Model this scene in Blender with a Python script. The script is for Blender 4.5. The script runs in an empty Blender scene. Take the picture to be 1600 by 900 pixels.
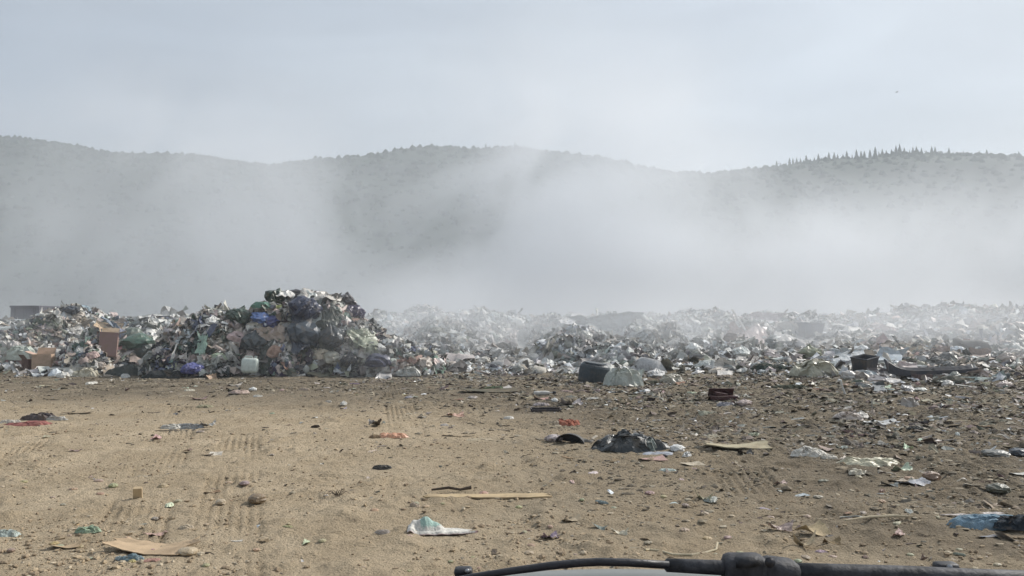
import bpy, bmesh, math, random
import numpy as np
from mathutils import Vector, Matrix, Euler

random.seed(7)
rng = np.random.default_rng(7)
SC = bpy.context.scene
COL = SC.collection
R = math.radians

# ------------------------------------------------------------------ camera
CAM_H, FPX, HORIZON = 1.9, 1331.0, 500.0
PITCH = math.atan((HORIZON - 450.0) / FPX)
cam_data = bpy.data.cameras.new("camera")
cam_data.sensor_width = 36.0
cam_data.lens = 36.0 * FPX / 1600.0
cam_data.clip_start = 0.05
cam_data.clip_end = 8000.0
cam = bpy.data.objects.new("camera", cam_data)
COL.objects.link(cam)
cam.location = (0, 0, CAM_H)
cam.rotation_euler = (R(90) + PITCH, 0, 0)
SC.camera = cam

# ------------------------------------------------------------------ light
SUN_EL, SUN_AZ = R(38), R(60)          # azimuth from +Y (ahead) towards +X (right)
sun_dir = Vector((math.sin(SUN_AZ) * math.cos(SUN_EL), math.cos(SUN_AZ) * math.cos(SUN_EL), math.sin(SUN_EL)))
sun_data = bpy.data.lights.new("sun", 'SUN')
sun_data.energy = 4.3
sun_data.angle = R(0.6)
sun_data.color = (1.0, 0.96, 0.90)
sun = bpy.data.objects.new("sun", sun_data)
COL.objects.link(sun)
sun.rotation_euler = sun_dir.to_track_quat('Z', 'Y').to_euler()

world = bpy.data.worlds.new("World")
SC.world = world
world.use_nodes = True
wt = world.node_tree
wt.nodes.clear()


def wn(tp, **kw):
    n = wt.nodes.new(tp)
    for k, v in kw.items():
        setattr(n, k, v)
    return n


sky = wn('ShaderNodeTexSky', sky_type='NISHITA', sun_disc=False, sun_elevation=SUN_EL, sun_rotation=SUN_AZ,
         air_density=1.0, dust_density=2.5, ozone_density=1.0)
bg = wn('ShaderNodeBackground')
bg.inputs['Strength'].default_value = 0.1
wo = wn('ShaderNodeOutputWorld')
tc = wn('ShaderNodeTexCoord')
mp = wn('ShaderNodeMapping')
mp.inputs['Scale'].default_value = (1.0, 1.0, 3.2)
nz = wn('ShaderNodeTexNoise')
nz.inputs['Scale'].default_value = 1.7
nz.inputs['Detail'].default_value = 5.0
nz.inputs['Roughness'].default_value = 0.5
cr = wn('ShaderNodeMapRange')
cr.inputs['From Min'].default_value = 0.25
cr.inputs['From Max'].default_value = 0.75
cr.inputs['To Min'].default_value = 0.55
cr.inputs['To Max'].default_value = 0.98
dt = wn('ShaderNodeVectorMath', operation='DOT_PRODUCT')
dt.inputs[1].default_value = tuple(sun_dir)
glow = wn('ShaderNodeMapRange', interpolation_type='SMOOTHSTEP')
glow.inputs['From Min'].default_value = -0.3
glow.inputs['From Max'].default_value = 0.95
glow.inputs['To Min'].default_value = 0.0
glow.inputs['To Max'].default_value = 1.0
cc = wn('ShaderNodeMix', data_type='RGBA')
cc.inputs['A'].default_value = (3.7, 4.3, 5.15, 1)
cc.inputs['B'].default_value = (7.5, 8.2, 8.9, 1)
mx = wn('ShaderNodeMix', data_type='RGBA')
L = wt.links.new
L(tc.outputs['Generated'], mp.inputs['Vector'])
L(mp.outputs[0], nz.inputs['Vector'])
L(nz.outputs['Fac'], cr.inputs['Value'])
L(tc.outputs['Generated'], dt.inputs[0])
L(dt.outputs['Value'], glow.inputs['Value'])
L(glow.outputs[0], cc.inputs['Factor'])
L(sky.outputs[0], mx.inputs['A'])
nz2 = wn('ShaderNodeTexNoise')
nz2.inputs['Scale'].default_value = 2.6; nz2.inputs['Detail'].default_value = 4.0; nz2.inputs['Distortion'].default_value = 0.5
mp2 = wn('ShaderNodeMapping'); mp2.inputs['Scale'].default_value = (1.0, 1.0, 4.0); mp2.inputs['Location'].default_value = (3.0, 1.0, 2.0)
cr2 = wn('ShaderNodeMapRange')
cr2.inputs['From Min'].default_value = 0.35; cr2.inputs['From Max'].default_value = 0.65; cr2.inputs['To Min'].default_value = 0.90; cr2.inputs['To Max'].default_value = 1.10
vm2 = wn('ShaderNodeVectorMath', operation='SCALE')
L(tc.outputs['Generated'], mp2.inputs['Vector']); L(mp2.outputs[0], nz2.inputs['Vector']); L(nz2.outputs['Fac'], cr2.inputs['Value'])
L(cc.outputs['Result'], vm2.inputs[0]); L(cr2.outputs[0], vm2.inputs['Scale'])
L(vm2.outputs[0], mx.inputs['B'])
L(cr.outputs[0], mx.inputs['Factor'])
L(mx.outputs['Result'], bg.inputs['Color'])
L(bg.outputs[0], wo.inputs['Surface'])

vs = SC.view_settings
vs.view_transform = 'Standard'
vs.look = 'None'
vs.exposure = 0.0
vs.gamma = 1.0
vs.use_curve_mapping = False
SC.render.engine = 'CYCLES'
cy = SC.cycles
cy.use_denoising = True
cy.max_bounces = 5
cy.diffuse_bounces = 2
cy.glossy_bounces = 2
cy.transmission_bounces = 2
cy.transparent_max_bounces = 8
cy.volume_bounces = 4
cy.volume_step_rate = 1.0
cy.volume_preview_step_rate = 1.0
cy.volume_max_steps = 256
cy.use_adaptive_sampling = True
cy.adaptive_threshold = 0.02

# ------------------------------------------------------------------ helpers


def ray(px, py):
    d = Vector(((px - 800.0) / FPX, 1.0, -(py - 450.0) / FPX))
    c, s = math.cos(PITCH), math.sin(PITCH)
    return Vector((d.x, d.y * c - d.z * s, d.y * s + d.z * c))


def at(px, py, dist):
    """world point seen at photo pixel (px, py) at depth dist (metres ahead)"""
    d = ray(px, py)
    return Vector((0, 0, CAM_H)) + d * (dist / d.y)


def _h(ix, iy, iz, seed):
    n = (ix.astype(np.int64) * 374761393 + iy.astype(np.int64) * 668265263 + iz.astype(np.int64) * 2147483647 + seed * 1274126177) & 0xFFFFFFFF
    n = ((n ^ (n >> 13)) * 1274126177) & 0xFFFFFFFF
    n = (n ^ (n >> 16)) & 0xFFFFFFFF
    n = (n * 2246822519) & 0xFFFFFFFF
    n = n ^ (n >> 15)
    return (n & 0xFFFFFF) / float(0xFFFFFF)


def vnoise(x, y, z=None, seed=0):
    x = np.asarray(x, float); y = np.asarray(y, float)
    z = np.zeros_like(x) if z is None else np.asarray(z, float)
    ix, iy, iz = np.floor(x), np.floor(y), np.floor(z)
    fx, fy, fz = x - ix, y - iy, z - iz
    fx, fy, fz = [f * f * (3 - 2 * f) for f in (fx, fy, fz)]
    flat = not np.any(fz) and not np.any(iz)
    out = 0
    for dz in ((0,) if flat else (0, 1)):
        wz = 1.0 if flat else (fz if dz else 1 - fz)
        for dy in (0, 1):
            wy = fy if dy else 1 - fy
            for dx in (0, 1):
                wx = fx if dx else 1 - fx
                out = out + _h(ix + dx, iy + dy, iz + dz, seed) * wx * wy * wz
    return out * 2 - 1


def fbm(x, y, z=None, oct=4, seed=0, gain=0.5):
    a, s, t = 1.0, 0, 0
    for k in range(oct):
        f = 2.03 ** k
        s = s + a * vnoise(np.asarray(x) * f, np.asarray(y) * f, None if z is None else np.asarray(z) * f, seed + k * 17)
        t += a
        a *= gain
    return s / t


def creases(P, seed, f0=1.5, K=5, gain=0.62):
    """sharp folds as in crumpled film or paper, P is (N, 2 or 3)"""
    r = np.random.default_rng(seed)
    out, a, f, tot = np.zeros(len(P)), 1.0, f0, 0
    for k in range(K):
        d = r.normal(size=P.shape[1]); d /= np.linalg.norm(d)
        d2 = r.normal(size=P.shape[1]); d2 /= np.linalg.norm(d2)
        s = P @ d * f + r.random() * 10 + 0.35 * np.sin(P @ d2 * f * 1.7 + r.random() * 6)
        out += a * (np.abs(s - np.floor(s) - 0.5) * 4 - 1)
        tot += a
        a *= gain; f *= 1.55
    return out / tot


def sstep(a, b, x):
    t = np.clip((np.asarray(x, float) - a) / (b - a), 0, 1)
    return t * t * (3 - 2 * t)


def new_mesh(name, V, F, mat=None, smooth=False, col=None):
    """V (N,3), F (M,4) or (M,3) arrays, or a list of index tuples"""
    me = bpy.data.meshes.new(name)
    V = np.asarray(V, dtype=np.float32)
    if isinstance(F, np.ndarray):
        n = F.shape[1]
        me.vertices.add(len(V)); me.vertices.foreach_set('co', V.ravel())
        me.loops.add(F.size); me.loops.foreach_set('vertex_index', F.ravel().astype(np.int32))
        me.polygons.add(len(F))
        me.polygons.foreach_set('loop_start', np.arange(0, F.size, n, dtype=np.int32))
        me.polygons.foreach_set('loop_total', np.full(len(F), n, dtype=np.int32))
    else:
        me.from_pydata([tuple(v) for v in V], [], F)
    me.update(calc_edges=True)
    me.validate()
    me.polygons.foreach_set('use_smooth', np.full(len(me.polygons), smooth))
    if col is not None:
        at_ = me.color_attributes.new('Col', 'FLOAT_COLOR', 'POINT')
        c4 = np.ones((len(V), 4), np.float32); c4[:, :3] = col
        at_.data.foreach_set('color', c4.ravel())
    if mat:
        me.materials.append(mat)
    return me


def link(name, data, parent=None, loc=None, rot=None, scale=None, color=None):
    o = bpy.data.objects.new(name, data)
    COL.objects.link(o)
    if parent: o.parent = parent
    if loc is not None: o.location = loc
    if rot is not None: o.rotation_euler = rot
    if scale is not None: o.scale = (scale,) * 3 if isinstance(scale, (int, float)) else scale
    if color is not None: o.color = (*color, 1)
    return o


def tag(o, label=None, cat=None, group=None, kind=None):
    if label: o['label'] = label
    if cat: o['category'] = cat
    if group: o['group'] = group
    if kind: o['kind'] = kind
    return o


def gridfaces(nu, nv, wrap=False):
    i, j = np.meshgrid(np.arange(nu - 1), np.arange(nv if wrap else nv - 1), indexing='ij')
    a = i * nv + j; b = i * nv + (j + 1) % nv
    return np.stack([a.ravel(), b.ravel(), (b + nv).ravel(), (a + nv).ravel()], 1)


# ------------------------------------------------------------------ materials


class N:
    """small node graph helper"""
    def __init__(s, name):
        s.m = bpy.data.materials.new(name); s.m.use_nodes = True
        s.t = s.m.node_tree; s.t.nodes.clear()
        s.out = s.t.nodes.new('ShaderNodeOutputMaterial')

    def n(s, tp, ins=None, **kw):
        nd = s.t.nodes.new(tp)
        for k, v in kw.items(): setattr(nd, k, v)
        for k, v in (ins or {}).items(): s.set(nd.inputs[k], v)
        return nd

    def set(s, inp, v):
        if isinstance(v, bpy.types.NodeSocket): s.t.links.new(v, inp)
        elif v is not None: inp.default_value = v

    def math(s, op, a, b=None, c=None, clamp=False):
        nd = s.n('ShaderNodeMath', operation=op, use_clamp=clamp)
        for i, v in enumerate((a, b, c)):
            if v is not None: s.set(nd.inputs[i], v)
        return nd.outputs[0]

    def vmath(s, op, a, b=None, out=0):
        nd = s.n('ShaderNodeVectorMath', operation=op)
        s.set(nd.inputs[0], a)
        if b is not None: s.set(nd.inputs[1], b)
        return nd.outputs[out]

    def noise(s, vec, scale, detail=4, rough=0.55, dist=0.0, out='Fac'):
        return s.n('ShaderNodeTexNoise', {'Vector': vec, 'Scale': scale, 'Detail': detail, 'Roughness': rough, 'Distortion': dist}).outputs[out]

    def ramp(s, v, a, b, lo=0.0, hi=1.0, smooth=True):
        return s.n('ShaderNodeMapRange', {'Value': v, 'From Min': a, 'From Max': b, 'To Min': lo, 'To Max': hi},
                   interpolation_type='SMOOTHSTEP' if smooth else 'LINEAR').outputs[0]

    def mix(s, f, a, b, blend='MIX'):
        nd = s.n('ShaderNodeMix', data_type='RGBA', blend_type=blend)
        s.set(nd.inputs['Factor'], f); s.set(nd.inputs['A'], a); s.set(nd.inputs['B'], b)
        return nd.outputs['Result']

    def surf(s, color, rough=0.6, bump=None, bstr=0.3, bdist=0.02, spec=0.4, metal=0.0):
        p = s.n('ShaderNodeBsdfPrincipled', {'Base Color': color, 'Roughness': rough, 'Metallic': metal})
        p.inputs['Specular IOR Level'].default_value = spec
        if bump is not None:
            b = s.n('ShaderNodeBump', {'Height': bump, 'Strength': bstr, 'Distance': bdist})
            s.t.links.new(b.outputs[0], p.inputs['Normal'])
        s.t.links.new(p.outputs[0], s.out.inputs['Surface'])
        return s.m


def c4(r, g, b): return (r, g, b, 1.0)


def mat_object_colour(name, rough, spec, grime, bscale, bstr, scale=6.0):
    g = N(name)
    oi = g.n('ShaderNodeObjectInfo')
    tcn = g.n('ShaderNodeTexCoord')
    off = g.n('ShaderNodeMath', {0: oi.outputs['Random'], 1: 37.0}, operation='MULTIPLY').outputs[0]
    v = g.vmath('ADD', tcn.outputs['Object'], g.n('ShaderNodeCombineXYZ', {0: off, 1: off, 2: off}).outputs[0])
    n1 = g.noise(v, scale, 5, 0.6)
    n2 = g.noise(v, scale * 4, 4, 0.6)
    c = g.mix(1.0, oi.outputs['Color'], g.n('ShaderNodeMapRange', {'Value': n2, 'From Min': 0.3, 'From Max': 0.7, 'To Min': 0.78, 'To Max': 1.08}).outputs[0], 'MULTIPLY')
    c = g.mix(g.ramp(n1, 0.48, 0.68, 0.0, grime), c, c4(0.17, 0.13, 0.09))
    return g.surf(c, rough, g.noise(v, bscale, 5, 0.6), bstr, 0.03, spec)


M_PLASTIC = mat_object_colour("crumpled_plastic", 0.38, 0.5, 0.45, 11, 0.35)
M_CLOTH = mat_object_colour("worn_cloth", 0.9, 0.2, 0.45, 60, 0.5)
M_HARD = mat_object_colour("hard_plastic", 0.5, 0.45, 0.35, 20, 0.15, 3.0)


def mat_card():
    g = N("cardboard")
    oi = g.n('ShaderNodeObjectInfo'); tcn = g.n('ShaderNodeTexCoord')
    v = tcn.outputs['Object']
    w = g.n('ShaderNodeTexWave', {'Vector': v, 'Scale': 28.0, 'Distortion': 1.0, 'Detail': 1.0}).outputs['Fac']
    n1 = g.noise(v, 5, 5)
    c = g.mix(g.ramp(n1, 0.4, 0.7, 0, 0.5), oi.outputs['Color'], c4(0.24, 0.18, 0.12))
    c = g.mix(g.math('MULTIPLY', w, 0.10), c, c4(0.2, 0.15, 0.1))
    return g.surf(c, 0.85, g.math('ADD', g.math('MULTIPLY', w, 0.3), n1), 0.25, 0.02, 0.2)


M_CARD = mat_card()


def mat_litter(name, rough, spec):
    g = N(name)
    a = g.n('ShaderNodeAttribute', attribute_name='Col')
    tcn = g.n('ShaderNodeTexCoord')
    n1 = g.noise(tcn.outputs['Object'], 9, 4, 0.65)
    c = g.mix(1.0, a.outputs['Color'], g.n('ShaderNodeMapRange', {'Value': n1, 'From Min': 0.3, 'From Max': 0.7, 'To Min': 0.65, 'To Max': 1.15}).outputs[0], 'MULTIPLY')
    return g.surf(c, rough, g.noise(tcn.outputs['Object'], 40, 3), 0.35, 0.03, spec)


M_LITTER = mat_litter("mixed_litter", 0.55, 0.4)
M_DEBRIS = mat_litter("earth_debris", 0.9, 0.2)


def mat_ground():
    g = N("trampled_earth")
    tcn = g.n('ShaderNodeTexCoord'); v = tcn.outputs['Object']
    sx = g.n('ShaderNodeSeparateXYZ', {0: v})
    x, y = sx.outputs[0], sx.outputs[1]
    big = g.noise(v, 0.16, 4, 0.55, 0.4)
    mid = g.noise(v, 0.9, 6, 0.62, 0.3)
    fine = g.noise(v, 7.0, 7, 0.7)
    tiny = g.noise(v, 38.0, 5, 0.7)
    speck = g.n('ShaderNodeTexVoronoi', {'Vector': v, 'Scale': 24.0, 'Randomness': 1.0}).outputs['Distance']
    tan = g.mix(g.ramp(mid, 0.35, 0.68), c4(0.45, 0.355, 0.238), c4(0.565, 0.455, 0.315))
    tan = g.mix(g.ramp(fine, 0.52, 0.74, 0, 0.6), tan, c4(0.27, 0.205, 0.135))
    wet = g.mix(g.ramp(mid, 0.3, 0.65), c4(0.105, 0.088, 0.066), c4(0.245, 0.203, 0.146))
    wet = g.mix(g.ramp(fine, 0.52, 0.7, 0, 0.6), wet, c4(0.30, 0.25, 0.18))
    # trodden-in organic dirt: spreads over the right part of the yard and along the foot of the rubbish
    lim = g.math('ADD', g.math('MULTIPLY', g.math('SUBTRACT', big, 0.5), 11.0), g.math('MULTIPLY', g.math('SUBTRACT', mid, 0.5), 7.0))
    right = g.math('ADD', g.math('SUBTRACT', x, g.math('MULTIPLY', g.math('SUBTRACT', 14.0, y), 0.22)), lim)
    m1 = g.ramp(right, -2.5, 3.5)
    m2 = g.ramp(g.math('ADD', g.math('ADD', y, lim), g.math('MULTIPLY', x, 0.25)), 14.0, 21.5)
    m = g.math('MAXIMUM', m1, m2)
    near = g.ramp(y, 6.5, 9.5, 0.5, 1.0)
    m = g.math('MULTIPLY', g.math('MULTIPLY', m, near), 0.92)
    c = g.mix(m, tan, wet)
    damp = g.math('MULTIPLY', g.ramp(g.noise(v, 0.42, 4, 0.6, 0.6), 0.52, 0.66), g.ramp(g.math('ADD', x, g.math('MULTIPLY', y, .35)), 3.0, 9.0))
    c = g.mix(g.math('MULTIPLY', damp, .75), c, c4(0.10, 0.086, 0.068))
    c = g.mix(g.ramp(tiny, 0.55, 0.75, 0, 0.45), c, c4(0.50, 0.41, 0.29))
    c = g.mix(g.ramp(tiny, 0.28, 0.42, 0.5, 0.0), c, c4(0.09, 0.07, 0.05))
    # far ground is refuse as well
    c = g.mix(g.ramp(y, 45, 90), c, c4(0.14, 0.135, 0.115))
    bh = g.math('ADD', g.math('ADD', g.math('MULTIPLY', fine, 1.0), g.math('MULTIPLY', tiny, 0.5)), g.math('MULTIPLY', g.math('MINIMUM', speck, 0.35), 0.5))
    return g.surf(c, 0.95, bh, 1.0, 0.085, 0.15)


M_GROUND = mat_ground()


def mat_simple(name, col, rough=0.8, var=0.3, scale=1.0, spec=0.3, metal=0.0, bump=0.2):
    g = N(name)
    tcn = g.n('ShaderNodeTexCoord')
    n1 = g.noise(tcn.outputs['Object'], scale, 5, 0.6)
    a = tuple(k * (1 - var) for k in col); b = tuple(min(1, k * (1 + var)) for k in col)
    return g.surf(g.mix(g.ramp(n1, 0.3, 0.7), c4(*a), c4(*b)), rough, n1, bump, 0.02, spec, metal)


M_HILL = mat_simple("hill_soil", (0.030, 0.045, 0.028), 0.95, 0.4, 0.02)
M_LEAF = mat_simple("dark_foliage", (0.036, 0.054, 0.036), 1.0, 0.15, 0.02, 0.05)
M_BARK = mat_simple("bark", (0.08, 0.06, 0.045), 0.95, 0.3, 2.0)
M_BLACK = mat_simple("black_rubber", (0.022, 0.022, 0.026), 0.5, 0.2, 30.0, 0.5)
M_BLACKMETAL = mat_simple("dusty_black_metal", (0.042, 0.042, 0.046), 0.62, 0.5, 60.0, 0.35)
M_PAINT = mat_simple("dusty_pale_paint", (0.20, 0.21, 0.20), 0.5, 0.1, 6.0, 0.5, 0.0, 0.02)
M_STEEL = mat_simple("worn_steel", (0.4, 0.4, 0.4), 0.35, 0.2, 30.0, 0.5, 0.9)
M_TARP = mat_simple("far_grey_tin", (0.11, 0.11, 0.13), 0.6, 0.25, 1.0)
M_BIRD = mat_simple("bird_feathers", (0.05, 0.05, 0.055), 0.8, 0.2, 8.0)

# ------------------------------------------------------------------ terrain heights
# lobes: (x, y, rx, ry, height above the slope, steepness)


def lobe_px(px, dist, wpx, ry, top_py):
    z = CAM_H + (HORIZON - top_py) / FPX * dist
    return ((px - 800) / FPX * dist, dist, wpx / FPX * dist, ry, z)


def slope(x, y):
    start = 29.0 - 5.5 * sstep(6, 16, x) + 0.8 * np.sin(np.asarray(x) * 0.7)
    return 1.75 * sstep(start, start + 30, y) + 0.12 * sstep(start - 1, start + 3, y)


def ground_z(x, y):
    x = np.asarray(x, float); y = np.asarray(y, float)
    near = np.clip(1 - (y - 30) / 30, 0.0, 1)
    z = slope(x, y)
    z = z + 0.05 * fbm(x * 0.25, y * 0.25, oct=3, seed=3) * sstep(2, 10, y)
    dirt = sstep(-4, 6, x - 0.45 * (14 - y) + 5 * fbm(x * .3, y * .3, oct=2, seed=9))
    z = z + near * (0.010 + 0.016 * dirt) * fbm(x * 2.2, y * 2.2, oct=4, seed=5, gain=0.65)
    cl = fbm(x * 6, y * 6, oct=3, seed=11, gain=0.6)
    z = z + near * (0.024 + 0.024 * dirt) * np.maximum(cl - 0.06, 0) * 2
    z = z + near * (0.006 + 0.008 * dirt) * fbm(x * 13, y * 13, oct=2, seed=15)
    lump = np.maximum(fbm(x * 3.1, y * 3.1, oct=3, seed=16, gain=.6), -.05) * sstep(-.1, .35, fbm(x * .7, y * .7, oct=2, seed=17) + .25 * sstep(9, 7, y))
    z = z + near * 0.08 * lump
    z = z + sstep(28, 36, y) * 0.22 * fbm(x * 0.7, y * 0.7, oct=3, seed=21)
    # tyre tread printed in the loose soil
    for (x0, sl, y0, y1, w, cu, seed) in ((-2.7, -0.335, 5.5, 19.0, 0.40, 0.0, 1), (-1.9, -0.30, 5.5, 15, 0.34, 0.0, 2), (-1.7, -0.16, 14, 28, 0.40, 0.0, 5), (-4.4, -.42, 6, 18, .32, 0.0, 4), (2.6, .12, 9, 27, .36, 0.0, 6)):
        t = x - (x0 + sl * (y - y0) + cu * (y - y0) ** 2)
        m = sstep(w, w * 0.82, np.abs(t)) * sstep(y0, y0 + .6, y) * sstep(y1, y1 - .8, y)
        m = m * (.12 + .88 * sstep(-0.25, 0.45, fbm(x * 1.1, y * 0.6, oct=3, seed=40 + seed)))
        rib = np.abs(np.sin(t * math.pi / 0.10))
        lug = np.sin((y + 0.6 * np.abs(t)) * 2 * math.pi / 0.16)
        z = z - m * (0.045 * (1 - sstep(.25, .7, rib)) + 0.006 * (lug > 0.2) + 0.010)
    # diagonal scrape furrows left by a dozer blade
    q = (x * 0.80 + y * 0.62) * 5.2 + 1.2 * fbm(x * .8, y * .8, oct=2, seed=61)
    fm = sstep(11.5, 9, y) * sstep(-1.5, 1.5, x) * sstep(-0.3, 0.3, fbm(x * .5, y * .5, oct=2, seed=62))
    z = z - fm * 0.012 * np.maximum(np.sin(q * 2), 0) ** 2
    return z


def lobes_z(x, y, lobes, seed, rough=0.28):
    x = np.asarray(x, float); y = np.asarray(y, float)
    xx = x + 0.5 * fbm(x * .8, y * .8, oct=2, seed=seed)
    yy = y + 0.5 * fbm(x * .8, y * .8, oct=2, seed=seed + 5)
    z = np.full(x.shape, -1.0)
    for (cx, cy_, rx, ry, h) in lobes:
        r2 = ((xx - cx) / rx) ** 2 + ((yy - cy_) / ry) ** 2
        s = slope(np.array(cx), np.array(cy_ - ry))
        zz = np.where(r2 < 1.6, s + (h - s) * (1 - r2 ** 1.15), -1.0)
        z = np.maximum(z, zz)
    lump = fbm(x * 1.5, y * 1.5, oct=3, seed=seed + 9, gain=0.6)
    return z + rough * lump - 0.06


A = [lobe_px(432, 31.2, 62, 2.4, 464), lobe_px(482, 31.2, 78, 2.7, 460), lobe_px(533, 31.2, 48, 2.3, 472), lobe_px(355, 30.5, 85, 2.3, 489),
     lobe_px(290, 30.3, 62, 2.0, 505), lobe_px(568, 30.8, 52, 2.1, 504), lobe_px(605, 30.5, 55, 1.9, 530), lobe_px(655, 30.3, 60, 1.7, 550)]
B = [lobe_px(118, 37, 62, 4.5, 480), lobe_px(40, 36, 80, 4.5, 503), lobe_px(190, 34.5, 60, 4.0, 505), lobe_px(240, 35.5, 70, 4.5, 502),
     lobe_px(-60, 36, 90, 5, 496), lobe_px(165, 31.5, 45, 2.2, 530)]
C = [lobe_px(665, 46, 45, 4, 479), lobe_px(755, 43, 60, 5, 489), lobe_px(610, 44, 60, 5, 492), lobe_px(700, 42, 90, 6, 498), lobe_px(790, 44, 40, 4, 492)]
D = [lobe_px(868, 42, 55, 3.8, 496), lobe_px(945, 41, 85, 4.2, 497), lobe_px(900, 37, 80, 3.4, 516), lobe_px(1005, 39, 75, 4, 502), lobe_px(960, 35.5, 90, 3, 535)]
E = [lobe_px(1000, 52, 60, 5, 493), lobe_px(1100, 48, 85, 5, 489), lobe_px(1175, 41, 75, 4, 505), lobe_px(1120, 37, 90, 3.6, 532), lobe_px(1210, 52, 70, 5, 494)]
Fh = [lobe_px(1468, 56, 95, 8, 484), lobe_px(1570, 55, 75, 7, 485), lobe_px(1660, 54, 90, 7, 480), lobe_px(1540, 42, 110, 6, 512), lobe_px(1380, 44, 90, 6, 514), lobe_px(1360, 56, 70, 7, 497), lobe_px(1290, 42, 40, 4, 517)]
MOUNDS = {'A': (A, 100), 'B': (B, 120), 'C': (C, 140), 'D': (D, 160), 'E': (E, 180), 'F': (Fh, 200)}


def surf_z(x, y):
    z = ground_z(x, y)
    for k, (lb, sd) in MOUNDS.items():
        z = np.maximum(z, lobes_z(x, y, lb, sd))
    return z


# lookup table for fast queries
GX = np.arange(-48, 52, 0.12); GY = np.arange(3.0, 66, 0.12)
_gx, _gy = np.meshgrid(GX, GY, indexing='ij')
GZ = surf_z(_gx, _gy)


def zq(x, y):
    x = np.asarray(x, float); y = np.asarray(y, float)
    fx = np.clip((x - GX[0]) / 0.12, 0, len(GX) - 1.001); fy = np.clip((y - GY[0]) / 0.12, 0, len(GY) - 1.001)
    i = fx.astype(int); j = fy.astype(int); u = fx - i; w = fy - j
    return (GZ[i, j] * (1 - u) * (1 - w) + GZ[i + 1, j] * u * (1 - w) + GZ[i, j + 1] * (1 - u) * w + GZ[i + 1, j + 1] * u * w)


def hit(px, py):
    """where the sight line through a photo pixel meets the surface (used once, to measure out the site)"""
    d = ray(px, py)
    ys = np.concatenate([np.arange(5, 20, 0.02), np.arange(20, 65, 0.05)])
    xs = d.x / d.y * ys; zs = CAM_H + d.z / d.y * ys
    below = np.nonzero(zs <= zq(xs, ys))[0]
    if len(below) == 0:
        gap = zs - zq(xs, ys)
        sel = ys > 27
        k = int(np.argmin(np.where(sel, gap, 99)))
    else:
        k = int(below[0])
    return Vector((xs[k], ys[k], float(zq(xs[k], ys[k]))))


# ------------------------------------------------------------------ ground sheet
def axis(parts):
    out = []
    for a, b, st in parts:
        n = max(1, int(round((b - a) / st)))
        out += list(np.linspace(a, b, n, endpoint=False))
    out.append(parts[-1][1])
    return np.array(out)


xs = axis([(-2500, -500, 400), (-500, -60, 40), (-60, -22, 1.2), (-22, -9, 0.10), (-9, 9, 0.032), (9, 22, 0.10), (22, 60, 1.2), (60, 500, 40), (500, 2500, 400)])
ys = axis([(-600, -20, 100), (-20, 4, 2.0), (4, 13, 0.032), (13, 20, 0.05), (20, 34, 0.10), (34, 70, 0.6), (70, 130, 5), (130, 700, 60), (700, 3500, 400)])
X, Y = np.meshgrid(xs, ys, indexing='ij')
Z = ground_z(X, Y)
V = np.stack([X.ravel(), Y.ravel(), Z.ravel()], 1)
Fc = gridfaces(len(xs), len(ys))[:, ::-1]
o = link("ground", new_mesh("ground", V, Fc[:, ::-1][:, [0, 3, 2, 1]], M_GROUND, smooth=True))
tag(o, kind='structure')
del X, Y, Z, V, Fc

# ------------------------------------------------------------------ far hills
RIDGE = [(-900, 190), (-500, 196), (-200, 205), (0, 213), (40, 210), (100, 219), (200, 236), (350, 247), (452, 258), (468, 259), (520, 246), (600, 238), (680, 231),
         (810, 231), (860, 238), (940, 250), (1000, 264), (1090, 271), (1150, 267), (1250, 256), (1350, 244), (1450, 239), (1530, 246), (1600, 250), (1800, 240), (2200, 215), (2700, 230)]
HD = 720.0
rx_ = [(p - 800) / FPX * HD for p, _ in RIDGE]; rz_ = [CAM_H + (HORIZON - q - (9 if p < 1200 else 5)) / FPX * HD for p, q in RIDGE]


def hill_z(x, y):
    h = np.interp(x, rx_, rz_)
    back = sstep(HD + 450, HD + 20, y)
    front = sstep(300, HD, y) ** 0.8
    z = h * np.where(y > HD, 0.55 + 0.45 * back, front)
    return z + 5 * fbm(np.asarray(x) / 70, np.asarray(y) / 70, oct=3, seed=77) * sstep(300, 400, y) * sstep(0, 60, np.abs(y - HD)) - 1.0


hx = np.linspace(-1050, 1050, 260); hy = np.concatenate([np.linspace(290, HD, 60), np.linspace(HD + 8, 1200, 26)])
X, Y = np.meshgrid(hx, hy, indexing='ij')
tag(link("hills", new_mesh("hills", np.stack([X.ravel(), Y.ravel(), hill_z(X, Y).ravel()], 1), gridfaces(len(hx), len(hy))[:, [0, 3, 2, 1]], M_HILL, True)), kind='structure')

# trees -------------------------------------------------------------


def conifer_mesh(name, seed, h=9.0, r=1.9):
    rr = random.Random(seed); V, F = [], []
    tiers = 8
    for t in range(tiers):
        z0 = h * (0.14 + 0.80 * t / tiers); rad = r * (1 - t / tiers) ** 0.85 + 0.15; zt = z0 + h * 0.20
        nb = 9; b = len(V); V.append((0, 0, min(zt, h)))
        for k in range(nb * 2):
            a = math.pi * k / nb + rr.random() * .25
            q = rad * (rr.uniform(.8, 1.15) if k % 2 == 0 else rr.uniform(.45, .65))
            V.append((q * math.cos(a), q * math.sin(a), z0 - (0.25 if k % 2 == 0 else -0.1) + rr.uniform(-.15, .15)))
        for k in range(nb * 2):
            F.append((b, b + 1 + k, b + 1 + (k + 1) % (nb * 2)))
    return new_mesh(name, V, F, M_LEAF)


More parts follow.
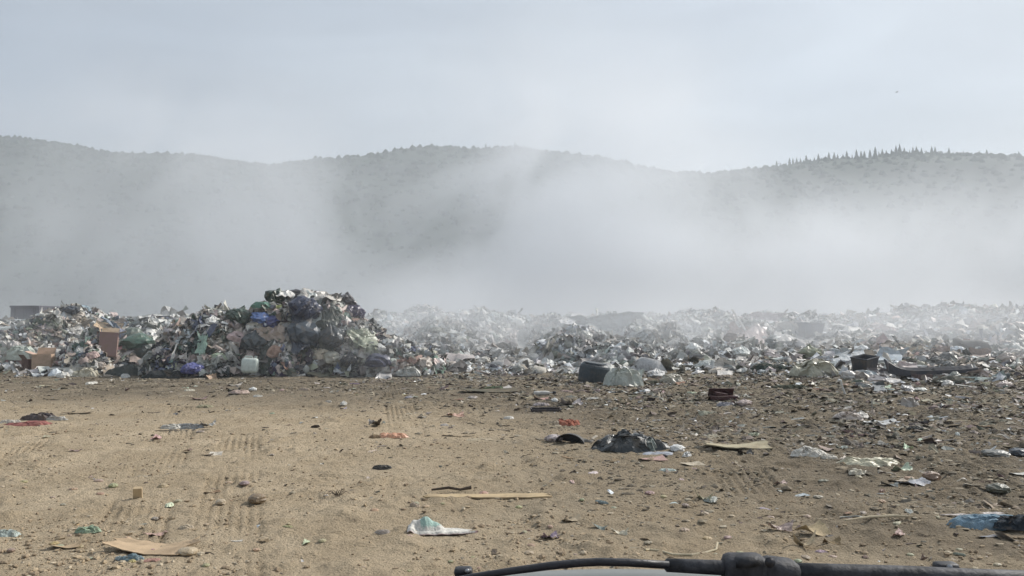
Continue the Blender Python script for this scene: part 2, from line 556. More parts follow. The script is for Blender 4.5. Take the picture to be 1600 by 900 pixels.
def leafcloud_mesh(name, seed, h=7.0, r=2.8, n=420, z0=1.6, leaf=0.38):
    rr = np.random.default_rng(seed)
    k = 7
    cs = rr.normal(size=(k, 3)) * np.array([r * .42, r * .42, (h - z0) * .20]) + np.array([0, 0, (h + z0) / 2])
    rad = rr.uniform(.35, .6, k) * r
    idx = rr.integers(0, k, n)
    d = rr.normal(size=(n, 3)); d /= np.linalg.norm(d, axis=1)[:, None]
    p = cs[idx] + d * (rad[idx] * rr.uniform(.55, 1.0, n) ** .5)[:, None]
    a = rr.normal(size=(n, 3)); a /= np.linalg.norm(a, axis=1)[:, None]
    b = np.cross(a, rr.normal(size=(n, 3))); b /= np.linalg.norm(b, axis=1)[:, None]
    s = rr.uniform(.6, 1.3, n)[:, None] * leaf
    V = np.stack([p - a * s, p + b * s * .7, p + a * s, p - b * s * .7], 1).reshape(-1, 3)
    V[:, 2] = np.clip(V[:, 2], 0.8, h * 1.05)
    return new_mesh(name, V, np.arange(n * 4).reshape(n, 4), M_LEAF)


def trunk_mesh(name, h, r, limbs=3):
    bm = bmesh.new()
    def cone(p0, p1, r0, r1):
        d = Vector(p1) - Vector(p0)
        m = Matrix.Translation((Vector(p0) + Vector(p1)) / 2) @ d.to_track_quat('Z', 'Y').to_matrix().to_4x4()
        bmesh.ops.create_cone(bm, cap_ends=True, segments=6, radius1=r0, radius2=r1, depth=d.length, matrix=m)
    cone((0, 0, -0.6), (0, 0, h), r, r * .25)
    for k in range(limbs):
        a = k * 2.2; z = h * (.4 + .15 * k)
        cone((0, 0, z), (math.cos(a) * h * .22, math.sin(a) * h * .22, z + h * .2), r * .4, r * .12)
    me = bpy.data.meshes.new(name); bm.to_mesh(me); bm.free(); me.materials.append(M_BARK)
    return me


CON = [(conifer_mesh(f"conifer_crown", s, 11.0 + s, 2.5 + .15 * s), trunk_mesh("conifer_trunk", 8.0, 0.16, 0)) for s in range(3)]
BRO = [(leafcloud_mesh(f"broadleaf_crown", 50 + s, 6.5 + s * .6, 3.0), trunk_mesh("broadleaf_trunk", 4.4, 0.2)) for s in range(3)]


def ridge_tree(px, kind, k, sc, label, group):
    crown, trunk = (CON if kind == 'c' else BRO)[k % 3]
    d = HD + random.uniform(-6, 4)
    x = (px - 800) / FPX * d
    root = bpy.data.objects.new("pine_tree" if kind == 'c' else "broadleaf_tree", None)
    COL.objects.link(root)
    root.location = (x, d, float(hill_z(np.array(x), np.array(d))) - 1.4 * sc)
    root.rotation_euler = (0, 0, random.uniform(0, 6.3)); root.scale = (sc,) * 3
    tag(root, label, "tree", group)
    link("trunk", trunk, root); link("crown", crown, root)


def ridge_label(px, kind):
    kd = "dark pointed pine" if kind == 'c' else "round dark broadleaf tree"
    if px < 460: return kd + " on the ridge of the left hill", "trees on the left hill ridge"
    if px < 760: return kd + " on the ridge of the middle hill", "rounded trees on the middle hill ridge"
    if px < 840: return kd + " standing clear at the top of the middle hill", "pines on top of the middle hill"
    if px < 1110: return kd + " in the dip between the middle and right hills", "trees in the dip between the hills"
    if px < 1280: return kd + " on the left shoulder of the right hill", "trees on the left shoulder of the right hill"
    return kd + " in the row along the crest of the right hill", "trees along the crest of the right hill"


px = -60.0
k = 0
while px < 1690:
    if 755 < px < 830: kind, st, sc = 'c', random.uniform(5, 11), random.uniform(.6, 1.1)
    elif 1215 < px < 1600: kind, st, sc = ('c' if random.random() < .82 else 'b'), random.uniform(5, 9), random.uniform(.75, 1.15)
    elif 480 < px < 760: kind, st, sc = 'b', random.uniform(7, 14), random.uniform(.38, .62)
    elif px < 460: kind, st, sc = 'b', random.uniform(14, 26), random.uniform(.35, .55)
    else: kind, st, sc = 'b', random.uniform(9, 18), random.uniform(.35, .6)
    lb, gp = ridge_label(px, kind)
    sizes_ = {'c': (.85, 1.0), 'b': (.45, .55)}[kind]
    wd = 'short' if sc < sizes_[0] else ('middling' if sc < sizes_[1] else 'tall')
    lb = wd + ' ' + lb; gp = wd + ' ' + gp
    if kind == 'c' and 1280 <= px: gp = lb.split()[0] + " pines along the crest of the right hill"
    ridge_tree(px, kind, k, sc, lb, gp)
    px += st; k += 1
ridge_tree(36, 'b', 1, .95, "largest rounded tree rising above the left hill ridge", None)

# forest over the slopes: one mass
n = 15000
fx = rng.uniform(-760, 760, n); fy = HD - 5 - 400 * rng.random(n) ** 1.4
fz = hill_z(fx, fy)
base = np.array([[math.cos(a) * r, math.sin(a) * r, z] for z, r in ((1.0, 2.2), (3.2, 2.7), (5.6, 1.6)) for a in np.linspace(0, 2 * math.pi, 7)[:-1]] + [[0, 0, 7.2]])
bf = [[i * 6 + j, i * 6 + (j + 1) % 6, (i + 1) * 6 + (j + 1) % 6] for i in (0, 1) for j in range(6)] + [[i * 6 + j, (i + 1) * 6 + (j + 1) % 6, (i + 1) * 6 + j] for i in (0, 1) for j in range(6)] + [[12 + j, 12 + (j + 1) % 6, 18] for j in range(6)]
bf = np.array(bf)
sc = rng.uniform(.55, .95, (n, 1, 1))
P = base[None] * sc * np.stack([np.ones(n), np.ones(n), rng.uniform(.5, .85, n)], 1)[:, None] * rng.uniform(.82, 1.18, (n, 19, 3)) + np.stack([fx, fy, fz - 2.2], 1)[:, None]
Fo = (bf[None] + (np.arange(n) * 19)[:, None, None]).reshape(-1, 3)
tag(link("forest", new_mesh("forest", P.reshape(-1, 3), Fo, M_LEAF, True)), "dark forest covering the hill slopes, half hidden by smoke", "forest", kind='stuff')

# ------------------------------------------------------------------ loose litter (uncountable scraps)
PAL = {
    'mixed': [((.62, .60, .55), 8), ((.46, .45, .41), 6), ((.28, .28, .26), 5), ((.13, .14, .14), 4), ((.06, .065, .07), 3), ((.16, .18, .14), 3), ((.12, .16, .12), 2),
              ((.46, .36, .28), 4), ((.50, .36, .31), 3), ((.34, .25, .18), 3), ((.16, .22, .33), 1.5), ((.16, .28, .22), 1), ((.52, .50, .36), 1), ((.40, .18, .15), 1), ((.50, .56, .60), 3)],
    'dark': [((.07, .08, .08), 5), ((.045, .05, .06), 4), ((.12, .14, .11), 5), ((.20, .19, .15), 6), ((.60, .58, .53), 8), ((.40, .39, .35), 7), ((.42, .33, .26), 5),
             ((.52, .38, .33), 4), ((.11, .16, .28), 1.5), ((.12, .24, .17), 2), ((.46, .46, .30), 1.5), ((.34, .15, .12), 1), ((.50, .55, .58), 2)],
    'pale': [((.68, .66, .62), 9), ((.54, .54, .51), 7), ((.40, .40, .38), 6), ((.24, .24, .23), 4), ((.12, .13, .13), 2), ((.50, .45, .39), 4), ((.54, .44, .40), 3),
             ((.50, .56, .60), 4), ((.38, .46, .42), 2), ((.20, .21, .16), 2), ((.34, .28, .22), 2)],
    'earth': [((.24, .19, .13), 9), ((.17, .135, .095), 4), ((.34, .27, .19), 9), ((.43, .36, .26), 6), ((.10, .08, .06), 1), ((.50, .46, .38), 1.5), ((.26, .24, .18), 3)],
}


def pick_cols(pal, n, rg):
    cs = np.array([c for c, w in PAL[pal]]); w = np.array([w for c, w in PAL[pal]], float)
    c = cs[rg.choice(len(cs), n, p=w / w.sum())]
    c = c.mean(1, keepdims=True) * .42 * np.array([[1.05, 1.0, .93]]) + c * .58
    k_ = 1.0 if pal == 'earth' else 1.14
    return np.clip(c * rg.uniform(.75, 1.2, (n, 1)) * k_ + rg.normal(0, .008, (n, 3)), .012, .82)


def scraps(name, pts, nrm, size, pal, seed, parent=None, n=4, tilt=1.0, lift=0.3, mat=None, flat=0.0, label=None, cat=None):
    """every scrap is a small crumpled patch with its own folds"""
    rg = np.random.default_rng(seed); M = len(pts)
    u = np.linspace(-1, 1, n)
    U, W = np.meshgrid(u, u, indexing='ij'); U = U.ravel()[None]; W = W.ravel()[None]
    asp = np.exp(rg.normal(0, .45, (M, 1)))
    x = U * asp + rg.normal(0, .22, (M, n * n)); y = W / asp + rg.normal(0, .22, (M, n * n))
    dome = rg.uniform(-.3, .9, (M, 1)) * (1 - flat)
    fold = rg.uniform(0, 6.3, (M, 1)); ff = rg.uniform(1.5, 3.5, (M, 1))
    z = dome * (1 - .5 * (U ** 2 + W ** 2)) + (.35 * np.sin(ff * (np.cos(fold) * U + np.sin(fold) * W) + fold) + rg.normal(0, .20, (M, n * n))) * (1 - .7 * flat)
    L_ = np.stack([x, y, z], 2) * (size * .5)[:, None, None]
    nn = nrm + rg.normal(0, .55 * tilt, (M, 3)); nn /= np.linalg.norm(nn, axis=1)[:, None]
    t = rg.normal(size=(M, 3)); t -= nn * (t * nn).sum(1)[:, None]; t /= np.linalg.norm(t, axis=1)[:, None]
    b = np.cross(nn, t)
    Wd = L_[..., 0:1] * t[:, None] + L_[..., 1:2] * b[:, None] + L_[..., 2:3] * nn[:, None] + (pts + nrm * (size * lift)[:, None])[:, None]
    cc_ = pick_cols(pal, M, rg)
    # things come in loads: neighbouring scraps often share a colour
    cell = (np.floor(pts[:, 0] / .7 + .6 * np.sin(pts[:, 1])).astype(int) * 7919 + np.floor(pts[:, 1] / .8).astype(int) * 104729 + np.floor(pts[:, 2] / .5).astype(int) * 1299709) % 997
    lc = pick_cols(pal, 997, np.random.default_rng(seed + 1))[cell]
    cc_ = np.where((rg.random(M) < .5)[:, None], lc * rg.uniform(.8, 1.15, (M, 1)), cc_)
    col = np.repeat(cc_, n * n, axis=0)
    col = np.clip(col * rg.uniform(.85, 1.12, (len(col), 1)), .01, .85)
    f = gridfaces(n, n)
    Fx = (f[None] + (np.arange(M) * n * n)[:, None, None]).reshape(-1, 4)
    me = new_mesh(name, Wd.reshape(-1, 3), Fx, mat or M_LITTER, False, col)
    if not flat:
        me.polygons.foreach_set('use_smooth', np.repeat(rg.random(M) < .6, (n - 1) ** 2)[:len(me.polygons)])
    o = link(name, me, parent)
    return tag(o, label, cat, kind='stuff')


def normals_at(x, y, e=0.15):
    dx = (zq(x + e, y) - zq(x - e, y)) / (2 * e); dy = (zq(x, y + e) - zq(x, y - e)) / (2 * e)
    n_ = np.stack([-dx, -dy, np.ones_like(dx)], 1)
    return n_ / np.linalg.norm(n_, axis=1)[:, None]


MOUND_INFO = {
    'A': ("tall dark heap of mixed rubbish with bags and sheets on top", 'dark', 8000, (.09, .36)),
    'B': ("hazy pale rubbish heap at the left behind the open cartons", 'mixed', 5200, (.10, .36)),
    'C': ("broad pale rubbish heap in smoke behind the tall dark heap", 'pale', 5600, (.11, .38)),
    'D': ("grey rubbish heap in smoke behind the dark barrel", 'pale', 6000, (.12, .42)),
    'E': ("low pale rubbish heap with a white pole standing on it", 'pale', 7500, (.12, .42)),
    'F': ("long dark rubbish bank along the skyline at the right", 'mixed', 3600, (.2, .7)),
}
mound_obj = {}
for key, (lb, sd) in MOUNDS.items():
    x0 = min(l[0] - l[2] * 1.3 for l in lb); x1 = max(l[0] + l[2] * 1.3 for l in lb)
    y0 = min(l[1] - l[3] * 1.3 for l in lb); y1 = max(l[1] + l[3] * 1.3 for l in lb)
    st = 0.16 if key in 'AB' else 0.25
    gx = np.arange(x0, x1, st); gy = np.arange(y0, y1, st)
    X, Y = np.meshgrid(gx, gy, indexing='ij')
    Zm = lobes_z(X, Y, lb, sd) + 0.05 * fbm(X * 5, Y * 5, oct=2, seed=sd + 2)
    g_ = ground_z(X, Y) - 0.25
    keep = (Zm > g_)
    Zm = np.maximum(Zm, g_)
    Vv = np.stack([X.ravel(), Y.ravel(), Zm.ravel()], 1)
    Fq = gridfaces(len(gx), len(gy))[:, [0, 3, 2, 1]]
    Fq = Fq[keep.ravel()[Fq].any(1)]
    used, inv = np.unique(Fq, return_inverse=True)
    colr = pick_cols('dark' if key in 'A' else 'mixed', len(used), rng) * .6
    label, pal, cnt, (s0, s1) = MOUND_INFO[key]
    root = bpy.data.objects.new("rubbish_heap", None); COL.objects.link(root)
    tag(root, label, "rubbish heap")
    mound_obj[key] = root
    link("heap_core", new_mesh("heap_core", Vv[used], inv.reshape(-1, 4), M_DEBRIS, False, colr), root)
    # scraps over its surface, denser where the surface is steep
    qx = rng.uniform(x0, x1, cnt * 4); qy = rng.uniform(y0, y1, cnt * 4)
    zz = lobes_z(qx, qy, lb, sd)
    ok = (zz > ground_z(qx, qy) + 0.02) & (zz >= zq(qx, qy) - .25)
    n_all = normals_at(qx, qy)
    ok &= rng.random(len(qx)) < (0.35 + 0.65 * (1 - n_all[:, 2]) * 2)
    ok &= (n_all[:, 1] < 0.5)
    idx = np.nonzero(ok)[0][:cnt]
    pts = np.stack([qx[idx], qy[idx], zz[idx]], 1)
    sz = np.exp(rng.uniform(math.log(s0), math.log(s1), len(idx)))
    scraps("loose_litter", pts, n_all[idx], sz, pal, sd + 3, root, n=4, tilt=1.1, lift=.12)

# the refuse slope between and in front of the heaps
cnt = 22000
qx = rng.uniform(-30, 36, cnt * 3); qy = 25 + 37 * rng.random(cnt * 3) ** 1.1
st_ = 29.5 - 5.5 * sstep(6, 16, qx) + 1.2 * fbm(qx * .6, qy * .3, oct=2, seed=31)
ok = (qy > st_) & (np.abs(qx) < qy * .66)
idx = np.nonzero(ok)[0][:cnt]
pts = np.stack([qx[idx], qy[idx], ground_z(qx[idx], qy[idx])], 1)
sz = np.exp(rng.normal(math.log(.17), .42, len(idx))) * (1 + .015 * (qy[idx] - 28)) * (.75 + .6 * np.clip(.5 + fbm(qx[idx] * .8, qy[idx] * .8, oct=2, seed=71), 0, 1))
right_ = qx[idx] > 14
for nm, selm, pal in (("litter", ~right_, 'pale'), ("litter", right_, 'mixed')):
    scraps(nm, pts[selm], normals_at(pts[selm, 0], pts[selm, 1], .3), sz[selm], pal, 900 + len(pal), None, n=4, tilt=.8, lift=.1,
           label="pale loose rubbish spread over the slope between the heaps" if pal == 'pale' else "dull loose rubbish spread over the slope at the right",
           cat="rubbish")

# small scraps trodden into the yard: more towards the right and along the foot of the heaps
cnt = 22000
qy = 5.5 + 25 * rng.random(cnt * 4) ** 0.75; qx = rng.uniform(-.66, .66, cnt * 4) * qy
dn = 0.07 + 0.9 * sstep(-3, 7, qx - .45 * (14 - qy) + 4 * fbm(qx * .35, qy * .35, oct=2, seed=9)) * sstep(6, 11, qy) + 0.75 * sstep(19, 29, qy)
dn *= 0.12 + 1.5 * np.clip(.35 + 1.1 * fbm(qx * .8, qy * .8, oct=3, seed=33), 0, 1) ** 1.6
idx = np.nonzero(rng.random(cnt * 4) < dn)[0][:cnt]
qx, qy = qx[idx], qy[idx]
sz = np.exp(rng.normal(math.log(.022), .55, len(idx))) * (0.75 + qy / 18)
sz = np.clip(sz * (.8 + .75 * sstep(-1, 6, qx - .3 * (14 - qy))), .010, .20)
pts = np.stack([qx, qy, zq(qx, qy)], 1)
hf = rng.random(len(idx)) < .93
scraps("ground_litter", pts[hf], normals_at(qx[hf], qy[hf]), sz[hf], 'earth', 71, n=3, tilt=.45, lift=.0, mat=M_DEBRIS, flat=.3, label="brown scraps and crumbs trodden into the dirt yard", cat="debris")
scraps("ground_litter", pts[~hf], normals_at(qx[~hf], qy[~hf]), sz[~hf] * 1.1, 'pale', 72, n=3, tilt=.4, lift=.03, flat=.5, label="pale paper and plastic crumbs scattered over the dirt yard", cat="debris")

# pebbles and clods
ico = bmesh.new(); bmesh.ops.create_icosphere(ico, subdivisions=1, radius=1)
icv = np.array([v.co[:] for v in ico.verts]); icf = np.array([[v.index for v in f.verts] for f in ico.faces]); ico.free()
cnt = 14000
qy = 5.3 + 15 * rng.random(cnt * 3) ** 1.4; qx = rng.uniform(-.64, .64, cnt * 3) * qy
dn = np.clip(.5 + 1.2 * fbm(qx * .8, qy * .8, oct=3, seed=35), 0.06, 1) * (0.45 + 0.55 * sstep(9.5, 6.5, qy))
idx = np.nonzero(rng.random(cnt * 3) < dn)[0][:cnt]; qx, qy = qx[idx], qy[idx]; m_ = len(idx)
s_ = np.clip(np.exp(rng.normal(math.log(.011), .55, m_)), .004, .034)
Pp = icv[None] * rng.uniform(.65, 1.2, (m_, 12, 1)) * (s_[:, None] * rng.uniform(.6, 1.3, (m_, 3)))[:, None] * np.array([1, 1, .6]) + np.stack([qx, qy, zq(qx, qy) + s_ * .12], 1)[:, None]
pc = np.array([(.40, .31, .205), (.36, .275, .185), (.46, .36, .24), (.30, .23, .155), (.48, .40, .29)])[rng.integers(0, 5, m_)] * rng.uniform(.8, 1.15, (m_, 1))
tag(link("pebbles", new_mesh("pebbles", Pp.reshape(-1, 3), (icf[None] + (np.arange(m_) * 12)[:, None, None]).reshape(-1, 3), M_DEBRIS, False, np.repeat(pc, 12, 0))),
    "small tan pebbles and clods strewn over the dirt", "pebbles", kind='stuff')
cnt = 16000
qy = 7.0 + 21 * rng.random(cnt * 4) ** .9; qx = rng.uniform(-.64, .64, cnt * 4) * qy
dn = (sstep(-3, 4, qx - .25 * (14 - qy)) + .8 * sstep(17, 25, qy)).clip(0.03, 1) * np.clip(.35 + 1.8 * fbm(qx * .7, qy * .7, oct=3, seed=37), 0.02, 1)
idx = np.nonzero(rng.random(cnt * 4) < dn)[0][:cnt]; qx, qy = qx[idx], qy[idx]; m_ = len(idx)
s_ = np.clip(np.exp(rng.normal(math.log(.016), .5, m_)), .006, .06) * (.6 + qy / 22)
Pp = icv[None] * rng.uniform(.55, 1.25, (m_, 12, 1)) * (s_[:, None] * rng.uniform(.6, 1.6, (m_, 3)))[:, None] * np.array([1, 1, .38]) + np.stack([qx, qy, zq(qx, qy) + s_ * .05], 1)[:, None]
pc = np.array([(.20, .165, .12), (.25, .21, .15), (.30, .25, .18), (.16, .135, .10), (.36, .31, .23)])[rng.integers(0, 5, m_)] * rng.uniform(.8, 1.15, (m_, 1))
tag(link("soil_crumbs", new_mesh("soil_crumbs", Pp.reshape(-1, 3), (icf[None] + (np.arange(m_) * 12)[:, None, None]).reshape(-1, 3), M_DEBRIS, False, np.repeat(pc, 12, 0))),
    "dark soil crumbs and clods over the damp right part of the yard", "soil", kind='stuff')

# ------------------------------------------------------------------ prototypes of single pieces of rubbish (unit size about 1 m)


def bag_mesh(name, seed, sub=4, squash=.72, knot=True, amp=.27):
    bm = bmesh.new(); bmesh.ops.create_icosphere(bm, subdivisions=sub, radius=.5)
    V = np.array([v.co[:] for v in bm.verts]); F = np.array([[v.index for v in f.verts] for f in bm.faces]); bm.free()
    U = V / np.linalg.norm(V, axis=1)[:, None]
    r = 1 + amp * creases(U, seed, 1.3, 5) + .14 * fbm(U[:, 0] * 1.6 + seed, U[:, 1] * 1.6, U[:, 2] * 1.6 + 3, oct=2, seed=seed)
    ph = np.arctan2(U[:, 1], U[:, 0])
    r = r * (1 + .07 * np.abs(np.sin(ph * 4.5 + seed)) * np.clip(U[:, 2] + .3, 0, 1) - .04 * np.abs(np.sin(ph * 7 + 2 * seed)))
    V = V * r[:, None]
    if knot:
        t = np.clip((U[:, 2] - .72) / .28, 0, 1)
        V[:, :2] *= (1 - .75 * t ** .7)[:, None]; V[:, 2] += .22 * t ** 1.5
    V[:, 2] *= squash
    lo = -.5 * squash * .55
    V[:, 2] = np.where(V[:, 2] < lo, lo + (V[:, 2] - lo) * .2, V[:, 2]); V[:, 2] -= V[:, 2].min()
    return new_mesh(name, V, F, M_PLASTIC)


def pile_mesh(name, seed, h=.3, asp=.6, rings=18, segs=52, irr=.28, amp=.25, lumps=2, mat=None, f0=2.2, curl=0.0):
    """a slumped sheet, rag or bag lying on the ground: irregular outline, folds, touches down all round"""
    rr = np.random.default_rng(seed)
    a = np.linspace(0, 2 * math.pi, segs, endpoint=False)
    ro = .5 * (1 + irr * (fbm(np.cos(a) * 1.5 + seed, np.sin(a) * 1.5, oct=3, seed=seed) * 1.6))
    t = np.linspace(0, 1, rings) ** .8
    T, Aa = np.meshgrid(t, a, indexing='ij')
    x = T * ro[None] * np.cos(Aa); y = T * ro[None] * np.sin(Aa) * asp
    P = np.stack([x.ravel(), y.ravel()], 1)
    Tr = T.ravel()
    dome = (1 - Tr ** 4.5)
    lm = fbm(P[:, 0] * 3.2 + seed, P[:, 1] / asp * 3.2, oct=2, seed=seed + 3)
    fold = creases(P / np.array([1, asp]), seed + 1, f0, 6)
    tall = h * dome * np.clip(.50 + .55 * lm + .18 * lumps * .5, .12, 1.0)
    z = tall + amp * h * fold * (.18 + .62 * dome)
    z = 1.0 * h * np.tanh(z / (1.0 * h))
    z += curl * (Tr ** 6) * np.maximum(0, np.sin(Aa.ravel() * 2 + seed))
    z = np.maximum(z, .004 + .02 * h * (1 + fold))
    # folds also push sideways, so that edges overhang and cast small shadows
    k1 = creases(P / np.array([1, asp]), seed + 21, f0 * 1.2, 5); k2 = creases(P / np.array([1, asp]), seed + 33, f0 * 1.2, 5)
    sh = .30 * h * dome
    ed = Tr > .999
    z = np.where(ed, np.minimum(z, .02 + curl), z)
    V = np.stack([x.ravel() + sh * k1, y.ravel() + sh * k2, z], 1)
    F = gridfaces(rings, segs, True)[:, [0, 3, 2, 1]]
    return new_mesh(name, V, F, mat or M_PLASTIC)


def sheet_mesh(name, seed, w=1., d=.6, bend=.12, twist=.1, nu=16, nv=10, thick=.012, irr=.05, mat=None, crease=.02):
    """a sheet with real thickness and torn edges: cardboard, fabric panel"""
    rr = np.random.default_rng(seed)
    u = np.linspace(-.5, .5, nu); v = np.linspace(-.5, .5, nv)
    U, W = np.meshgrid(u, v, indexing='ij')
    ex = 1 + irr * fbm(W * 6, U * 0 + seed, oct=3, seed=seed) * 2; ey = 1 + irr * fbm(U * 6, W * 0 + seed + 7, oct=3, seed=seed) * 2
    x = U * w * ex; y = W * d * ey
    ph = rr.uniform(0, 6.3)
    z = bend * ((2 * U) ** 2 * .6 + .5 * np.sin(2.5 * U + ph) * (.5 + W)) + twist * U * W * 2 + crease * creases(np.stack([x.ravel(), y.ravel()], 1), seed, 2.0 / max(w, .2), 4).reshape(U.shape)
    z -= z.min()
    top = np.stack([x, y, z + thick], 2).reshape(-1, 3); bot = np.stack([x, y, z], 2).reshape(-1, 3)
    n_ = nu * nv
    F = gridfaces(nu, nv)
    Ft = F[:, [0, 3, 2, 1]]; Fb = F + n_
    e = []
    def idx(i, j): return i * nv + j
    for i in range(nu - 1): e += [(idx(i, 0), idx(i + 1, 0)), (idx(i + 1, nv - 1), idx(i, nv - 1))]
    for j in range(nv - 1): e += [(idx(0, j + 1), idx(0, j)), (idx(nu - 1, j), idx(nu - 1, j + 1))]
    Fe = np.array([(a_, b_, b_ + n_, a_ + n_) for a_, b_ in e])
    return new_mesh(name, np.concatenate([top, bot]), np.concatenate([Ft, Fb, Fe]), mat or M_CARD)


def bm_mesh(name, build, mat, smooth=False):
    bm = bmesh.new(); build(bm)
    me = bpy.data.meshes.new(name); bm.to_mesh(me); bm.free()
    if smooth: me.polygons.foreach_set('use_smooth', [True] * len(me.polygons))
    me.materials.append(mat)
    return me


def add_box(bm, size, loc=(0, 0, 0), rot=(0, 0, 0), bev=0.0, jit=0.0, cuts=0):
    r = bmesh.ops.create_cube(bm, size=1)
    vs_ = r['verts']
    m = Matrix.Translation(loc) @ Euler(rot).to_matrix().to_4x4() @ Matrix.Diagonal((*size, 1))
    bmesh.ops.transform(bm, matrix=m, verts=vs_)
    es = list({e for v in vs_ for e in v.link_edges})
    if bev: bmesh.ops.bevel(bm, geom=es, offset=bev, segments=2, affect='EDGES', profile=.5)
    return vs_


def add_tube(bm, pts, rad, seg=8, caps=True):
    pts = [Vector(p) for p in pts]; rings = []
    rads = rad if isinstance(rad, (list, tuple)) else [rad] * len(pts)
    up = Vector((0, 0, 1))
    for i, p in enumerate(pts):
        d = (pts[min(i + 1, len(pts) - 1)] - pts[max(i - 1, 0)]).normalized()
        s = d.cross(up);  s = s.normalized() if s.length > 1e-4 else Vector((1, 0, 0))
        t = s.cross(d)
        rings.append([bm.verts.new(p + (s * math.cos(a) + t * math.sin(a)) * rads[i]) for a in (2 * math.pi * k / seg for k in range(seg))])
    for a, b in zip(rings, rings[1:]):
        for k in range(seg): bm.faces.new((a[k], a[(k + 1) % seg], b[(k + 1) % seg], b[k]))
    if caps:
        bm.faces.new(rings[0][::-1]); bm.faces.new(rings[-1])


def lathe(bm, prof, seg=24, dent=0.0, seed=0):
    rings = []
    for r, z in prof:
        rings.append([bm.verts.new((r * math.cos(a) * (1 + dent * math.sin(a * 2 + seed + z * 3)), r * math.sin(a) * (1 + dent * math.cos(a * 3 + seed)), z)) for a in (2 * math.pi * k / seg for k in range(seg))])
    for a, b in zip(rings, rings[1:]):
        for k in range(seg): bm.faces.new((a[k], a[(k + 1) % seg], b[(k + 1) % seg], b[k]))
    bm.faces.new(rings[0][::-1]); bm.faces.new(rings[-1])


BAGS = [bag_mesh("refuse_bag", 11 + i, 4 if i < 3 else 3, random.uniform(.6, .85), i % 2 == 0) for i in range(6)]
PILES = [pile_mesh("crumpled_bag", 40 + i, h=random.uniform(.22, .42), asp=random.uniform(.5, .8), lumps=2 + i % 3, rings=14, segs=40, amp=.4, f0=3.0) for i in range(6)]
RAGS = [pile_mesh("rag", 60 + i, h=random.uniform(.12, .25), asp=random.uniform(.45, .7), lumps=3, rings=14, segs=40, amp=.45, mat=M_CLOTH, f0=3.5) for i in range(4)]
CARDS = [sheet_mesh("cardboard_piece", 80 + i, 1, random.uniform(.35, .7), random.uniform(.03, .14), random.uniform(.05, .2), 12, 8) for i in range(5)]
FILMS = [sheet_mesh("plastic_sheet", 100 + i, 1, random.uniform(.5, .9), .25, .35, 16, 14, .004, .12, M_PLASTIC, .11) for i in range(5)]
BOARDS = [bm_mesh("board", lambda bm, q=q: add_box(bm, (1, q, .03), (0, 0, .015), bev=.004), M_CARD) for q in (.08, .13, .2)]


def bottle_build(bm):
    lathe(bm, [(.0, 0), (.12, 0), (.15, .03), (.15, .25), (.135, .3), (.15, .36), (.15, .62), (.12, .76), (.05, .88), (.045, .98), (.05, .98), (.05, 1.0), (.0, 1.0)][1:-1], 12, .08, 1)


BOTTLE = bm_mesh("bottle", bottle_build, M_HARD, True)


def put(mesh, name, p, width, color, label, cat, group=None, rz=None, tilt=(0, 0), sink=.02, zscale=1.0, yscale=1.0, parent=None):
    """one separate thing standing at world point p"""
    o = link(name, mesh, None, p + Vector((0, 0, -sink * width)), (tilt[0], tilt[1], random.uniform(0, 6.3) if rz is None else rz),
             (width, width * yscale, width * zscale), color)
    return tag(o, label, cat, group)


def wpx(n_px, dist): return n_px / FPX * dist


# ---- colours
WHT, PALE, GREY, DGREY, BLK, NAVY, BLUE = (.72, .71, .67), (.55, .55, .51), (.30, .31, .31), (.11, .12, .12), (.028, .03, .033), (.03, .038, .075), (.06, .12, .30)
VIO, GRN, DGRN, LGRN, YEL, RED, ORG, PINK = (.13, .14, .34), (.09, .18, .11), (.035, .065, .045), (.40, .50, .42), (.56, .55, .30), (.40, .06, .045), (.62, .27, .14), (.52, .36, .32)
TAN, KRAFT, BRN, CREAM, AQUA, LBLUE, MAR = (.44, .33, .20), (.50, .38, .25), (.16, .11, .07), (.60, .55, .42), (.30, .50, .47), (.36, .52, .62), (.06, .018, .02)



